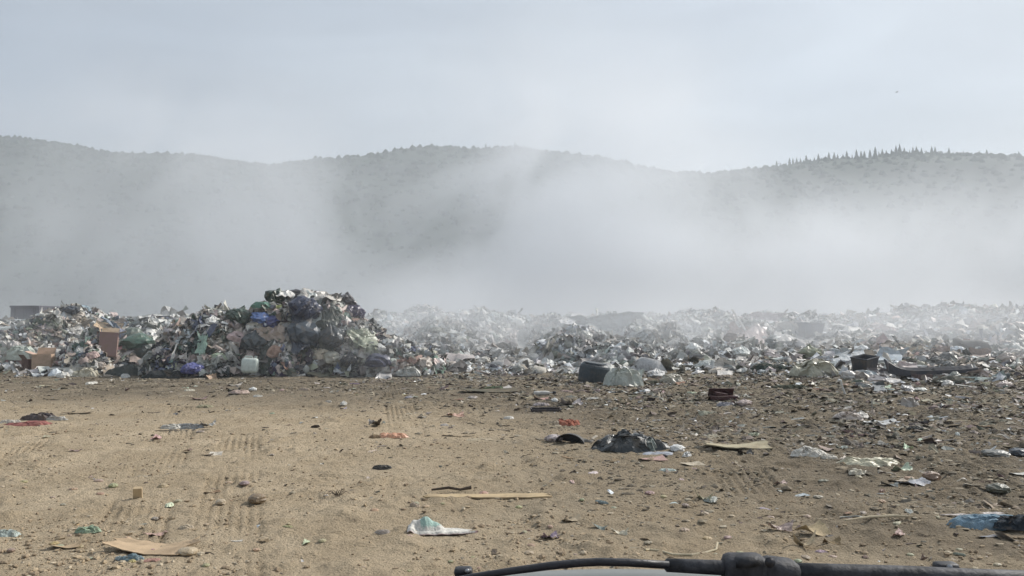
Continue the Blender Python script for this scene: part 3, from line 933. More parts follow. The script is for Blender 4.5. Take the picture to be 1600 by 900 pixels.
def drape(x0, x1, y0, y1, seed, name, color, label, cat, off=.10, amp=.10, nu=16, nv=12, mat=None):
    """a sheet lying over the heap: it follows the heap's surface between four corners, with its own folds and ragged edge"""
    rr = np.random.default_rng(seed)
    c_ = (x0 + x1) / 2; r_ = rr.uniform(-.35, .35)
    V = np.zeros((nu, nv, 3))
    for i in range(nu):
        for j in range(nv):
            u, v = i / (nu - 1) - .5, j / (nv - 1) - .5
            u2 = u * (1 + .35 * float(fbm(np.array(v * 5 + seed), np.array(3.0), oct=2, seed=seed))); v2 = v * (1 + .35 * float(fbm(np.array(u * 5), np.array(9.0 + seed), oct=2, seed=seed)))
            px_ = c_ + (u2 * math.cos(r_) - v2 * math.sin(r_)) * (x1 - x0)
            py_ = (y0 + y1) / 2 + (v2 * math.cos(r_) + u2 * math.sin(r_) * .5) * (y1 - y0)
            V[i, j] = hit(px_, py_)
    # keep the cloth from jumping across hollows
    for _ in range(3):
        V[1:-1, 1:-1] = .5 * V[1:-1, 1:-1] + .125 * (V[:-2, 1:-1] + V[2:, 1:-1] + V[1:-1, :-2] + V[1:-1, 2:])
    md = np.median(V[..., 1])
    yc = np.clip(V[..., 1], md - 1.0, md + .8); V[..., 0] *= yc / V[..., 1]; V[..., 2] = CAM_H + (V[..., 2] - CAM_H) * yc / V[..., 1]; V[..., 1] = yc
    P = V.reshape(-1, 3)
    cr_ = creases(P[:, [0, 2]], seed, 1.6, 5)
    n3 = np.array([.0, -.75, .65])
    P = P + n3 * (off + amp * cr_)[:, None] + np.array([.5, 0, 0]) * (amp * creases(P[:, [0, 2]], seed + 4, 1.6, 4))[:, None]
    o_ = P.mean(0)
    F = gridfaces(nu, nv)
    me = new_mesh(name, np.concatenate([P - o_, P - o_ - n3 * .012]), np.concatenate([F, F[:, ::-1] + nu * nv]), mat or M_PLASTIC)
    return tag(link(name, me, None, Vector(o_), color=color), label, cat)


LANDMARKS, USED = [], set()
import re
CUT = re.compile(r" (on|at|of|in|into|under|draped|hanging|beside|below|lying|just|above|between|leaning|right|left|sloping|low|high|halfway|half|over|behind|against|along|with|standing|cut|near|alone|nearest|down|sticking|across|ending|trailing|spread|far|flying|biggest|from|sitting|bulging)\\b.*".replace("\\\\", "\\"))


def landmark(px, py, label):
    short = CUT.sub("", label)
    if 2 <= len(short.split()) <= 6: LANDMARKS.append((px, py, short))


def near_label(px, py, what, yardly=True):
    """a label that places the thing beside the marked pieces next to it"""
    order = sorted(LANDMARKS, key=lambda q: (q[0] - px) ** 2 + (2.2 * (q[1] - py)) ** 2)
    for q in order[:7]:
        dx, dy = px - q[0], 2.2 * (py - q[1])
        rel = ("right of" if dx > 0 else "left of") if abs(dx) > abs(dy) else (("in front of" if yardly else "below") if dy > 0 else ("behind" if yardly else "above"))
        for lb in (f"{what} {rel} the {q[2]}",):
            if lb not in USED and len(lb.split()) <= 16:
                USED.add(lb)
                return lb
    return None



def single(px, py, w, mesh, name, color, label, cat, rz=None, tilt=(0, 0), zs=1.0, ysc=1.0, sink=.02, group=None):
    if group is None: landmark(px, py, label)
    p = hit(px, py)
    return put(mesh, name, p, wpx(w, p.y), color, label, cat, group, rz, tilt, sink, zs, ysc)


# ---- marked pieces on the tall dark heap: (px, py of base, width px, mesh, name, colour, label, category, rz, tilt, zscale)
J = random.Random(5)
pieces = [
    (430, 470, 44, BAGS[0], "refuse_bag", DGRN, "dark green bag on the left side of the heap's summit", "bag", None, (0, .3), 1.0),
    (462, 463, 40, BAGS[3], "refuse_bag", BLK, "black bag at the very top of the tall dark heap", "bag", None, (0, 0), .9),
    (472, 500, 62, BAGS[1], "refuse_bag", NAVY, "large navy bag under the white sheet on the tall heap", "bag", None, (.4, 0), 1.3),
    (470, 540, 66, BAGS[4], "refuse_bag", (.05, .065, .08), "large slate grey bag halfway down the middle of the tall heap", "bag", None, (.4, 0), 1.1),
    (520, 540, 52, BAGS[2], "refuse_bag", (.04, .05, .055), "charcoal bag right of the slate grey bag on the tall heap", "bag", None, (.3, 0), 1.2),
    (406, 502, 38, BAGS[5], "refuse_bag", BLUE, "bright blue bag on the left shoulder of the tall heap", "bag", None, (.3, 0), .9),
    (425, 510, 34, BAGS[3], "refuse_bag", (.05, .06, .19), "dull indigo bag beside the bright blue bag", "bag", None, (.3, 0), 1.0),
    (434, 486, 30, PILES[0], "crumpled_bag", (.42, .46, .18), "lime yellow crumpled bag near the heap's summit", "bag", .2, (.8, 0), 1.3),
    (437, 500, 24, RAGS[0], "rag", (.42, .17, .11), "rust red rag under the lime yellow bag", "rag", .4, (1.0, 0), 1.3),
    (410, 482, 34, PILES[1], "crumpled_bag", (.13, .27, .20), "sea green crumpled bag on the left slope below the summit", "bag", .2, (.5, .2), 1.2),
    (540, 478, 36, BAGS[0], "refuse_bag", (.07, .065, .07), "dark grey bag on the right end of the heap's crest", "bag", None, (0, .2), 1.1),
    (550, 500, 44, BAGS[1], "refuse_bag", (.065, .055, .10), "dark purple bag on the steep right side of the tall heap", "bag", None, (.2, 0), 1.2),
    (524, 512, 26, RAGS[1], "rag", (.50, .20, .17), "pink and red rag on the right side of the tall heap", "rag", .5, (.9, 0), 1.5),
    (538, 509, 18, PILES[2], "crumpled_bag", (.55, .40, .37), "small pink bag beside the pink and red rag", "bag", .5, (.7, 0), 1.5),
    (572, 548, 40, PILES[3], "crumpled_bag", (.42, .44, .32), "yellowish crumpled bag low on the right of the tall heap", "bag", -.4, (.5, .2), 1.1),
    (548, 574, 38, BAGS[2], "refuse_bag", BLK, "round black bag at the right foot of the tall heap", "bag", None, (0, 0), 1.15),
    (590, 576, 50, BAGS[5], "refuse_bag", (.045, .05, .085), "round dark blue grey bag beside the round black bag", "bag", None, (0, 0), .95),
    (375, 532, 42, PILES[4], "crumpled_bag", (.56, .42, .40), "pink striped crumpled bag in the middle of the left shoulder", "bag", .9, (.8, .2), 1.3),
    (395, 548, 48, BAGS[4], "refuse_bag", (.04, .055, .06), "black bag above the pale jerrycan", "bag", None, (.2, 0), 1.1),
    (418, 584, 36, FILMS[4], "plastic_sheet", (.045, .06, .045), "dark green sheet hanging to the ground right of the jerrycan", "plastic sheet", 1.2, (1.2, 0), .5),
    (302, 588, 44, BAGS[1], "refuse_bag", VIO, "violet blue bag at the foot of the heap's left end", "bag", 1., (0, 0), .95),
    (330, 592, 20, FILMS[2], "plastic_sheet", (.48, .34, .24), "tan strip leaning beside the violet blue bag", "plastic sheet", 1.3, (1.2, 0), .5),
    (332, 508, 26, BAGS[0], "refuse_bag", WHT, "small white bag high on the heap's left shoulder", "bag", None, (0, 0), 1.1),
    (348, 510, 22, PILES[5], "crumpled_bag", WHT, "white crumpled bag right of the small white bag", "bag", None, (.5, 0), 1.3),
    (292, 516, 50, CARDS[0], "cardboard_piece", (.13, .10, .07), "dark brown cardboard panel on the heap's left shoulder", "cardboard", .2, (.9, .1), .8),
    (372, 508, 54, BAGS[2], "refuse_bag", DGRN, "big dark olive bag on top of the heap's left shoulder", "bag", None, (.3, 0), 1.0),
    (440, 552, 46, RAGS[2], "rag", (.46, .31, .24), "beige and pink rag across the middle of the tall heap", "rag", .3, (.7, 0), 1.5),
    (425, 540, 34, FILMS[0], "plastic_sheet", (.42, .33, .26), "pale brown sheet left of the beige and pink rag", "plastic sheet", .9, (.6, 0), .5),
    (460, 575, 46, CARDS[1], "cardboard_piece", (.20, .11, .085), "reddish brown cardboard at the foot of the tall heap", "cardboard", .9, (.9, 0), 1.0),
    (497, 560, 36, PILES[0], "crumpled_bag", (.62, .55, .44), "cream crumpled bag low in the middle of the tall heap", "bag", .1, (.4, 0), 1.5),
    (520, 570, 36, BAGS[3], "refuse_bag", (.46, .44, .36), "beige knotted bag left of the round black bag", "bag", .1, (.2, 0), 1.2),
    (515, 584, 60, CARDS[2], "cardboard_piece", (.20, .20, .15), "grey green crate panel lying at the foot of the tall heap", "cardboard", .05, (.5, 0), 1.0),
    (462, 588, 30, BOARDS[2], "board", WHT, "white board sticking out low at the foot of the tall heap", "board", .25, (.3, -.15), 2.0),
    (338, 560, 30, PILES[1], "crumpled_bag", (.42, .50, .36), "pale green crumpled bag above the violet blue bag", "bag", .1, (.6, 0), 1.2),
    (318, 560, 24, FILMS[3], "plastic_sheet", (.30, .42, .33), "mint green sheet on the left side of the heap", "plastic sheet", 1.1, (1.0, 0), .5),
    (265, 590, 80, RAGS[3], "rag", (.05, .055, .055), "black tangle of rags along the heap's left foot", "rag", .1, (.1, 0), 1.6),
    (640, 586, 40, PILES[3], "crumpled_bag", (.42, .42, .38), "grey crumpled bag right of the round dark blue grey bag", "bag", .1, (.1, 0), 1.2),
    (618, 572, 38, PILES[4], "crumpled_bag", (.50, .53, .47), "pale torn bag behind the round dark blue grey bag", "bag", .7, (.3, 0), 1.5),
    # left heap
    (248, 520, 56, FILMS[4], "plastic_sheet", (.68, .67, .62), "large white sheet between the left heap and the tall heap", "plastic sheet", .2, (.8, 0), .5),
    (243, 545, 34, FILMS[1], "plastic_sheet", WHT, "white torn sheet below the large white sheet", "plastic sheet", 1.4, (1.0, 0), .5),
    (215, 545, 60, BAGS[5], "refuse_bag", (.06, .12, .085), "dark green bag between the carton tower and the white sheet", "bag", .4, (0, 0), .9),
    (210, 585, 80, RAGS[0], "rag", (.10, .11, .10), "dark grey rags at the foot of the left heap", "rag", .1, (.1, 0), 1.6),
    (225, 560, 60, BAGS[4], "refuse_bag", (.06, .08, .075), "slate bag below the dark green bag on the left", "bag", .4, (0, 0), .8),
    (138, 548, 40, BOARDS[2], "board", WHT, "white board lying in front of the pink carton", "board", -.25, (.4, .2), 2.0),
    (115, 577, 72, BOARDS[0], "board", PALE, "pale narrow plank beside the brown carton", "board", .12, (.05, -.05), 1.5),
    (142, 560, 26, PILES[5], "crumpled_bag", (.55, .40, .36), "pink crumpled bag behind the pale narrow plank", "bag", 0., (.3, 0), 1.4),
    (118, 562, 30, CARDS[3], "cardboard_piece", (.40, .36, .30), "grey cardboard sheet behind the brown carton", "cardboard", .4, (.7, 0), 1.),
    (35, 560, 44, PILES[2], "crumpled_bag", (.56, .60, .52), "pale green crumpled bag left of the brown carton", "bag", 0., (.3, 0), 1.3),
    (128, 484, 26, PILES[1], "crumpled_bag", (.45, .55, .60), "pale blue bag at the top of the left heap", "bag", 0., (.3, 0), 1.3),
    (112, 490, 28, BAGS[1], "refuse_bag", (.05, .06, .075), "dark bag at the top of the left heap", "bag", 0., (.1, 0), 1.0),
    (195, 590, 14, PILES[0], "crumpled_bag", WHT, "small bright white scrap at the foot of the left heap", "paper", 0., (.1, 0), 1.6),
    (135, 588, 40, PILES[3], "crumpled_bag", CREAM, "cream flattened bags at the foot of the left heap", "bag", 0., (.1, 0), 1.2),
    # middle
    (945, 548, 95, FILMS[3], "plastic_sheet", (.40, .41, .40), "big grey sheet bulging over the heap behind the barrel", "plastic sheet", .25, (.75, 0), .8),
    (905, 520, 42, FILMS[0], "plastic_sheet", (.60, .58, .56), "white crumpled sheet at the left of the big grey sheet", "plastic sheet", .9, (.6, 0), .6),
    (1165, 545, 50, FILMS[1], "plastic_sheet", (.44, .35, .32), "pinkish sheet over the hump under the white pole", "plastic sheet", 1.0, (.7, 0), 1.0),
    (1190, 520, 50, FILMS[2], "plastic_sheet", (.42, .36, .36), "mauve sheet right of the white pole", "plastic sheet", .2, (.4, 0), .6),
    (1158, 556, 34, BAGS[0], "refuse_bag", (.66, .68, .64), "white round bag below the hump with the white pole", "bag", 0., (0, 0), .9),
    (1180, 552, 22, PILES[2], "crumpled_bag", WHT, "white torn bag right of the white round bag", "bag", 1.2, (.7, 0), 1.4),
    (1110, 575, 44, PILES[4], "crumpled_bag", (.60, .62, .58), "white crumpled bags left of the white round bag", "bag", .1, (.1, 0), 1.3),
    (1120, 582, 26, PILES[5], "crumpled_bag", (.66, .58, .48), "cream bag at the edge of the yard below the white pole", "bag", .1, (.1, 0), 1.2),
    (1135, 590, 26, RAGS[2], "rag", (.46, .38, .30), "beige rag lying just right of the cream bag", "rag", -.2, (.1, 0), 1.2),
    (1200, 578, 70, RAGS[1], "rag", (.05, .065, .055), "long dark green rag along the edge of the yard", "rag", .15, (.1, 0), 1.4),
    (1205, 545, 26, BAGS[3], "refuse_bag", (.10, .12, .12), "dark bag standing right of the white torn bag", "bag", 0., (0, 0), 1.5),
    (1240, 548, 56, FILMS[4], "plastic_sheet", (.52, .50, .47), "pale sheet in front of the square dark bin", "plastic sheet", .1, (.5, 0), .6),
    (1265, 560, 44, BAGS[4], "refuse_bag", (.26, .27, .18), "olive green bag under the pale sheet", "bag", .1, (.0, 0), .8),
    (1308, 560, 14, PILES[0], "crumpled_bag", (.62, .64, .50), "small upright pale yellow scrap left of the black crate", "paper", .1, (.9, 0), 2.2),
    (1275, 588, 80, PILES[3], "crumpled_bag", (.44, .42, .32), "row of yellowish scraps left of the black crate", "rubbish", .1, (.05, 0), 1.2),
    (1325, 575, 40, FILMS[1], "plastic_sheet", (.50, .52, .52), "pale grey sheet leaning against the black crate", "plastic sheet", 2.3, (.6, 0), .6),
    (1385, 578, 46, FILMS[3], "plastic_sheet", (.45, .50, .53), "pale blue sheet right of the black crate", "plastic sheet", .2, (.5, 0), .8),
    (1352, 590, 44, PILES[1], "crumpled_bag", (.58, .62, .63), "white bag in front of the black crate", "bag", 3.0, (.05, 0), 1.1),
    (1412, 590, 28, FILMS[2], "plastic_sheet", (.58, .50, .47), "pinkish white folded sheet in front of the long dark tray", "plastic sheet", .2, (.8, 0), 1.3),
    (1428, 592, 18, FILMS[0], "plastic_sheet", (.56, .50, .48), "small pinkish flap standing beside the folded sheet", "plastic sheet", .9, (1.1, 0), 1.1),
    (1515, 605, 40, BOARDS[1], "board", WHT, "white splintered board on the right edge of the rubbish", "board", -.6, (.1, .1), 2.0),
    (1575, 612, 24, BOARDS[1], "board", (.6, .6, .56), "short white board at the far right edge of the yard", "board", -.5, (.1, .1), 2.0),
    (1538, 608, 9, PILES[1], "crumpled_bag", WHT, "tiny bright white scrap between the two white boards", "paper", 0., (.1, 0), 1.4),
    (1345, 497, 8, PILES[2], "crumpled_bag", WHT, "tiny bright scrap far back on the slope right of the square bin", "paper", 0., (.6, 0), 2.0),
    (1322, 532, 22, BOARDS[2], "board", (.66, .66, .66), "small white plank far back right of the square bin", "board", 0., (.5, 0), 2.0),
    (1535, 540, 30, PILES[4], "crumpled_bag", (.55, .58, .56), "pale crumpled bag far back on the right slope", "bag", 0., (.2, 0), 1.2),
    (1580, 545, 30, PILES[5], "crumpled_bag", (.5, .53, .50), "pale torn bag at the right edge of the slope", "bag", 0., (.2, 0), 1.2),
]
for (px, py, w, me, nm, colr, lb, ct, rz, tl, zs) in pieces:
    if me in FILMS and w >= 24:
        landmark(px, py, lb)
        hh = w * (.62 if abs(tl[0]) < .85 else 1.25); ww = w * (1.15 if abs(tl[0]) < .85 else .6)
        drape(px - ww / 2, px + ww / 2, py - hh, py + hh * .1, int(px * 7 + py), nm, colr, lb, ct, .24, .12)
    else:
        single(px, py, w * (.82 if me in BAGS else 1), me, nm, colr, lb, ct, rz, tl, zs)

for (x0_, x1_, y0_, y1_, sd_, c_, lb_) in [
    (436, 486, 449, 474, 701, (.70, .68, .63), "broad white sheet lying across the very summit of the tall dark heap"),
    (474, 540, 457, 478, 702, (.56, .52, .46), "cream and grey sheet lying along the crest right of the summit"),
    (484, 506, 470, 528, 703, (.50, .53, .50), "narrow pale sheet hanging from the crest down the steep face"),
    (455, 488, 478, 560, 704, (.045, .055, .075), "big dark slate sheet hanging down the heap's steep face"),
    (500, 528, 490, 560, 705, (.06, .07, .055), "dark olive sheet right of the narrow pale sheet"),
    (548, 592, 524, 552, 706, (.24, .26, .18), "pale olive sheet sloping to the right foot of the tall heap")]:
    landmark((x0_ + x1_) / 2, (y0_ + y1_) / 2, lb_)
    drape(x0_, x1_, y0_, y1_, sd_, "plastic_sheet", c_, lb_, "plastic sheet", .34, .16, 22, 18)

# white pole
p = hit(1168, 522)
bm_ = bm_mesh("pole", lambda bm: add_tube(bm, [(.1, 0, -.2), (-.28, .02, .45), (-.70, 0, 1.12)], [.055, .05, .045]), M_HARD)
tag(link("pole", bm_, None, p + Vector((.0, 0, .0)), color=WHT), "white pole leaning left on the hump of the pale heap", "pole")


def carton(px, py, w, h, d, rz, col, label, flaps, inner=(.2, .14, .11), tilt=(0, 0)):
    p = hit(px, py); s = p.y / FPX
    W_, H_, D_ = w * s, h * s, d * s
    root = bpy.data.objects.new("carton", None); COL.objects.link(root)
    root.location = p + Vector((0, 0, -.03)); root.rotation_euler = (tilt[0], tilt[1], rz)
    tag(root, label, "box")
    t = .02
    for (sz, lc) in (((W_, t, H_), (0, -D_ / 2, H_ / 2)), ((W_, t, H_), (0, D_ / 2, H_ / 2)), ((t, D_ - t, H_), (-W_ / 2 + t / 2, 0, H_ / 2)), ((t, D_ - t, H_), (W_ / 2 - t / 2, 0, H_ / 2)), ((W_, D_, t), (0, 0, -t / 2))):
        link("panel", bm_mesh("carton_panel", lambda bm: add_box(bm, sz, bev=.003), M_CARD), root, lc, color=col)
    for (ax, ang, colf) in flaps:
        if ax == 'f': sz, lc, rt = (W_ * .96, D_ * .45, .012), (0, -D_ / 2 - D_ * .2 * math.cos(ang), H_ + D_ * .2 * math.sin(ang)), (-ang, 0, 0)
        elif ax == 'b': sz, lc, rt = (W_ * .96, D_ * .45, .012), (0, D_ / 2 + D_ * .2 * math.cos(ang), H_ + D_ * .2 * math.sin(ang)), (ang, 0, 0)
        elif ax == 'l': sz, lc, rt = (W_ * .45, D_ * .9, .012), (-W_ / 2 - W_ * .2 * math.cos(ang), 0, H_ + W_ * .2 * math.sin(ang)), (0, ang, 0)
        else: sz, lc, rt = (W_ * .45, D_ * .9, .012), (W_ / 2 + W_ * .2 * math.cos(ang), 0, H_ + W_ * .2 * math.sin(ang)), (0, -ang, 0)
        link("flap", bm_mesh("carton_flap", lambda bm: add_box(bm, sz, bev=.003), M_CARD), root, lc, rt, color=colf)
    return root


carton(68, 579, 27, 27, 26, .25, (.55, .40, .29), "open brown carton standing in front of the left heap", [('b', 1.0, (.5, .35, .25)), ('l', .4, (.6, .42, .34))])
carton(50, 577, 22, 17, 22, .9, (.16, .10, .085), "dark brown carton just left of the open brown carton", [('l', .9, (.2, .13, .1))])
carton(168, 556, 26, 37, 22, .35, (.30, .20, .185), "tall pink and brown carton standing upright in the left heap", [('b', 1.2, (.62, .48, .34)), ('r', .3, (.70, .62, .55)), ('l', 1.3, (.5, .38, .28))], tilt=(-.1, .06))
single(170, 513, 40, CARDS[4], "cardboard_piece", (.66, .50, .34), "sandy cardboard sheet leaning on top of the tall carton", "cardboard", .3, (.9, .2), 1.)
single(178, 530, 30, CARDS[0], "cardboard_piece", (.72, .67, .60), "white torn cardboard flap hanging from the tall carton", "cardboard", -.3, (.6, .3), 1.)
single(178, 552, 26, FILMS[2], "plastic_sheet", (.55, .30, .31), "pink sheet hanging down the front of the tall carton", "plastic sheet", 1.3, (1.2, 0), .6)
carton(1440, 592, 24, 8, 20, .1, (.12, .09, .09), "small dark low box in front of the long dark tray", [])

# pale jerrycan
p = hit(393, 588); s = p.y / FPX
root = bpy.data.objects.new("jerrycan", None); COL.objects.link(root); root.location = p + Vector((0, -.25, .08)); root.rotation_euler = (-.1, .05, .1)
tag(root, "pale green white jerrycan lying at the foot of the tall heap", "jerrycan")
link("body", bm_mesh("jerrycan_body", lambda bm: add_box(bm, (26 * s, 13 * s, 24 * s), (0, 0, 13 * s), bev=.1), M_HARD, True), root, color=(.62, .68, .62))
link("cap", bm_mesh("jerrycan_cap", lambda bm: add_tube(bm, [(8 * s, 0, 25 * s), (8 * s, 0, 28 * s)], .05), M_HARD), root, color=(.5, .55, .5))
link("handle", bm_mesh("jerrycan_handle", lambda bm: add_tube(bm, [(-9 * s, 0, 24.5 * s), (-8 * s, 0, 27 * s), (2 * s, 0, 27 * s), (3 * s, 0, 24.5 * s)], .022), M_HARD), root, color=(.6, .66, .6))

# dark barrel lying tilted at the yard's edge
p = hit(927, 598); s = p.y / FPX
root = bpy.data.objects.new("barrel", None); COL.objects.link(root); root.location = p + Vector((0, .2, 0)); root.rotation_euler = (.10, .10, .5)
tag(root, "dark slate plastic barrel standing at the edge of the yard", "barrel")
rr_, hh_ = 23 * s, 29 * s
link("body", bm_mesh("barrel_body", lambda bm: lathe(bm, [(rr_ * .97, 0), (rr_, .05), (rr_ * 1.01, hh_ * .5), (rr_ * .99, hh_ * .80), (rr_ * .94, hh_ * .91), (rr_ * .82, hh_)], 32, .07, 2), M_HARD, False), root, color=(.05, .065, .075))
link("rim", bm_mesh("barrel_rim", lambda bm: add_tube(bm, [(rr_ * .80 * math.cos(a), rr_ * .80 * math.sin(a), hh_) for a in np.linspace(0, 2 * math.pi, 25)], .014, 6, False), M_HARD), root, color=(.04, .05, .06))
link("lid", bm_mesh("barrel_lid", lambda bm: lathe(bm, [(rr_ * .78, hh_ - .01), (rr_ * .76, hh_ + .035)], 28), M_HARD), root, color=(.06, .075, .085))

for (px, py, w, me, nm, colr, lb, ct, rz, tl, zs) in [
    (970, 603, 60, PILES[0], "crumpled_bag", (.46, .48, .42), "grey green burst bag right against the dark barrel", "bag", 0., (0, 0), 1.7),
    (985, 594, 40, FILMS[3], "plastic_sheet", (.62, .66, .58), "pale torn sheet sticking up from the burst bag", "plastic sheet", .3, (.9, 0), .9),
    (1020, 600, 34, RAGS[3], "rag", (.10, .10, .075), "dark rag between the burst bag and the white bag", "rag", 0., (0, 0), 1.6),
    (1025, 590, 28, BAGS[0], "refuse_bag", (.66, .64, .61), "small rounded white bag right of the barrel's burst bag", "bag", 0., (0, 0), .8),
    (1050, 599, 40, PILES[4], "crumpled_bag", (.38, .35, .28), "brown and white crumpled bag ending the row by the barrel", "bag", 0.4, (.2, 0), 1.7),
    (1064, 600, 22, CARDS[1], "cardboard_piece", (.30, .17, .12), "rusty cardboard scrap at the right end of the barrel's row", "cardboard", .7, (.7, 0), 1.),
]:
    single(px, py, w, me, nm, colr, lb, ct, rz, tl, zs)


def open_bin(px, py, wt_, wb, h, rz, col, label, name, cat, tilt=(0, 0), dd=.8):
    """a bin or crate: four tapering walls, a floor and a rolled rim"""
    p = hit(px, py); s = p.y / FPX
    a, b, H_ = wt_ * s / 2, wb * s / 2, h * s
    root = bpy.data.objects.new(name, None); COL.objects.link(root); root.location = p + Vector((0, .1, -.05)); root.rotation_euler = (tilt[0], tilt[1], rz)
    tag(root, label, cat)
    def build(bm):
        t = .03
        def ring(r, z, k): return [bm.verts.new((x * r, y * r * dd, z)) for x, y in ((-1, -1), (1, -1), (1, 1), (-1, 1))]
        o0, o1, i1, i0 = ring(b, 0, 0), ring(a, H_, 0), ring(a - t, H_, 0), ring(b - t, .04, 0)
        bm.faces.new(o0[::-1]); bm.faces.new(i0)
        for r0, r1 in ((o0, o1), (o1, i1), (i1, i0)):
            for k in range(4): bm.faces.new((r0[k], r0[(k + 1) % 4], r1[(k + 1) % 4], r1[k]))
    link("body", bm_mesh(name + "_body", build, M_HARD), root, color=col)
    link("rim", bm_mesh(name + "_rim", lambda bm: add_tube(bm, [(-a, -a * dd, H_), (a, -a * dd, H_), (a, a * dd, H_), (-a, a * dd, H_), (-a, -a * dd, H_)], .025, 6), M_HARD), root, color=tuple(c * .8 for c in col))
    return root


open_bin(1267, 533, 32, 24, 29, .15, (.10, .11, .14), "square dark grey bin standing back on the right slope", "waste_bin", "bin", (0, .05))
single(1265, 512, 9, PILES[3], "crumpled_bag", WHT, "white scrap hanging on the front of the square dark bin", "paper", .3, (1.3, 0), 1.2)
open_bin(1353, 583, 34, 26, 27, .6, (.035, .04, .05), "black upright crate at the edge of the right slope", "plastic_crate", "crate", (.1, -.12))

# long dark tray (car bumper-like shell) on the right
p = hit(1455, 588); s = p.y / FPX


def tray(bm):
    n_ = 14; hw = 68 * s
    rows = []
    for k in range(n_):
        t = -1 + 2 * k / (n_ - 1)
        zt = .14 + (.30 if t < 0 else .05) * abs(t) ** 4
        rows.append([bm.verts.new(q) for q in ((t * hw, -.16, zt + .08), (t * hw, -.2, .04 + (.14 if t < 0 else .02) * abs(t) ** 3), (t * hw * .97, 0, .02 + .12 * abs(t) ** 3), (t * hw, .25, zt + .12),
                                                (t * hw * .97, .22, zt + .12), (t * hw * .95, 0, .06 + .12 * abs(t) ** 3), (t * hw * .98, -.16, .09 + .14 * abs(t) ** 3), (t * hw * .98, -.13, zt + .08))])
    for a, b in zip(rows, rows[1:]):
        for k in range(8): bm.faces.new((a[k], a[(k + 1) % 8], b[(k + 1) % 8], b[k]))
    bm.faces.new(rows[0]); bm.faces.new(rows[-1][::-1])


tag(link("plastic_tray", bm_mesh("plastic_tray", tray, M_HARD), None, p + Vector((0, 0, -.02)), (.1, -.03, -.05), color=(.05, .05, .058)), "long dark curved tray lying across the right slope", "tray")

# far dark tin-clad hut behind the left heap, and trailer-like block at the right skyline
def shed(px, dist, top, w, h, d, label, name, cat, rz=0):
    c = at(px, top, dist); s = dist / FPX
    root = bpy.data.objects.new(name, None); COL.objects.link(root)
    zb = float(ground_z(np.array(c.x), np.array(dist)))
    H_ = c.z - zb + .3
    root.location = (c.x, dist, zb - .3); root.rotation_euler = (0, 0, rz)
    tag(root, label, cat)
    W_, D_ = w * s, d
    link("wall", bm_mesh(name + "_wall", lambda bm: add_box(bm, (W_, D_, H_), (0, 0, H_ / 2)), M_TARP), root)
    link("roof", bm_mesh(name + "_roof", lambda bm: add_box(bm, (W_ * 1.04, D_ * 1.06, .10), (0, 0, H_ + .052), (0, 0, 0)), M_TARP), root)
    for k in range(max(3, int(W_ / .45))):
        n_ = max(3, int(W_ / .45)); link("rib", bm_mesh(name + "_rib", lambda bm: add_box(bm, (.06, .05, H_ * .96), (0, 0, H_ * .48)), M_TARP), root, (-W_ / 2 + (k + .5) * W_ / n_, -D_ / 2 - .027, .02))
    return root


shed(55, 47, 481, 42, 20, 2.2, "faint boxy tin hut behind the left heap", "tin_hut", "hut", .05)
shed(1562, 62, 484, 30, 8, 2.0, "faint low container on the skyline at the far right", "container", "container", -.1)

# ------------------------------------------------------------------ marked pieces on the yard


def yard(px, py, w, mesh_, name, color, label, cat, rz=0., tl=(0, 0), zs=1.0, ys_=1.0, sink=0.01):
    return single(px, py, w, mesh_, name, color, label, cat, rz, tl, zs, ys_, sink)


def P_(seed, h, asp, **k): return pile_mesh(k.pop('nm', "crumpled_bag"), seed, h=h, asp=asp, **k)


# big tarp heap
yard(985, 700, 132, P_(301, .34, .55, nm="tarpaulin", rings=44, segs=140, amp=.46, lumps=1, irr=.45, f0=2.0), "tarpaulin", (.045, .05, .05), "large dark grey tarpaulin heap, biggest item on the open yard", "tarpaulin", .1, zs=.84)
yard(1000, 703, 60, P_(305, .36, .5, nm="tarpaulin_fold", rings=30, segs=90, amp=.6, lumps=1, irr=.5, f0=2.0), "plastic_sheet", (.20, .23, .21), "pale grey green fold of film lying over the front of the tarpaulin heap", "plastic sheet", -.2, zs=1.15)
yard(1025, 709, 56, P_(306, .08, .5, rings=16, segs=50, amp=.5), "plastic_sheet", (.40, .42, .46), "flat bluish grey sheet at the right foot of the tarpaulin heap", "plastic sheet", .1)
yard(1020, 718, 40, CARDS[2], "cardboard_piece", (.50, .33, .30), "pinkish flat card in front of the tarpaulin heap", "cardboard", .1, zs=.4)
yard(1058, 706, 24, BAGS[3], "crumpled_bag", WHT, "small white crumpled bag at the right end of the tarpaulin heap", "bag", 0., zs=.8)
yard(1074, 713, 18, PILES[3], "crumpled_bag", WHT, "white scrap just right of the small white crumpled bag", "paper", .6, zs=1.4)
yard(1082, 726, 34, CARDS[3], "cardboard_piece", (.50, .44, .34), "beige card piece right of the tarpaulin heap's foot", "cardboard", .3, zs=.7)

# black tub on its side with pale rag left of it


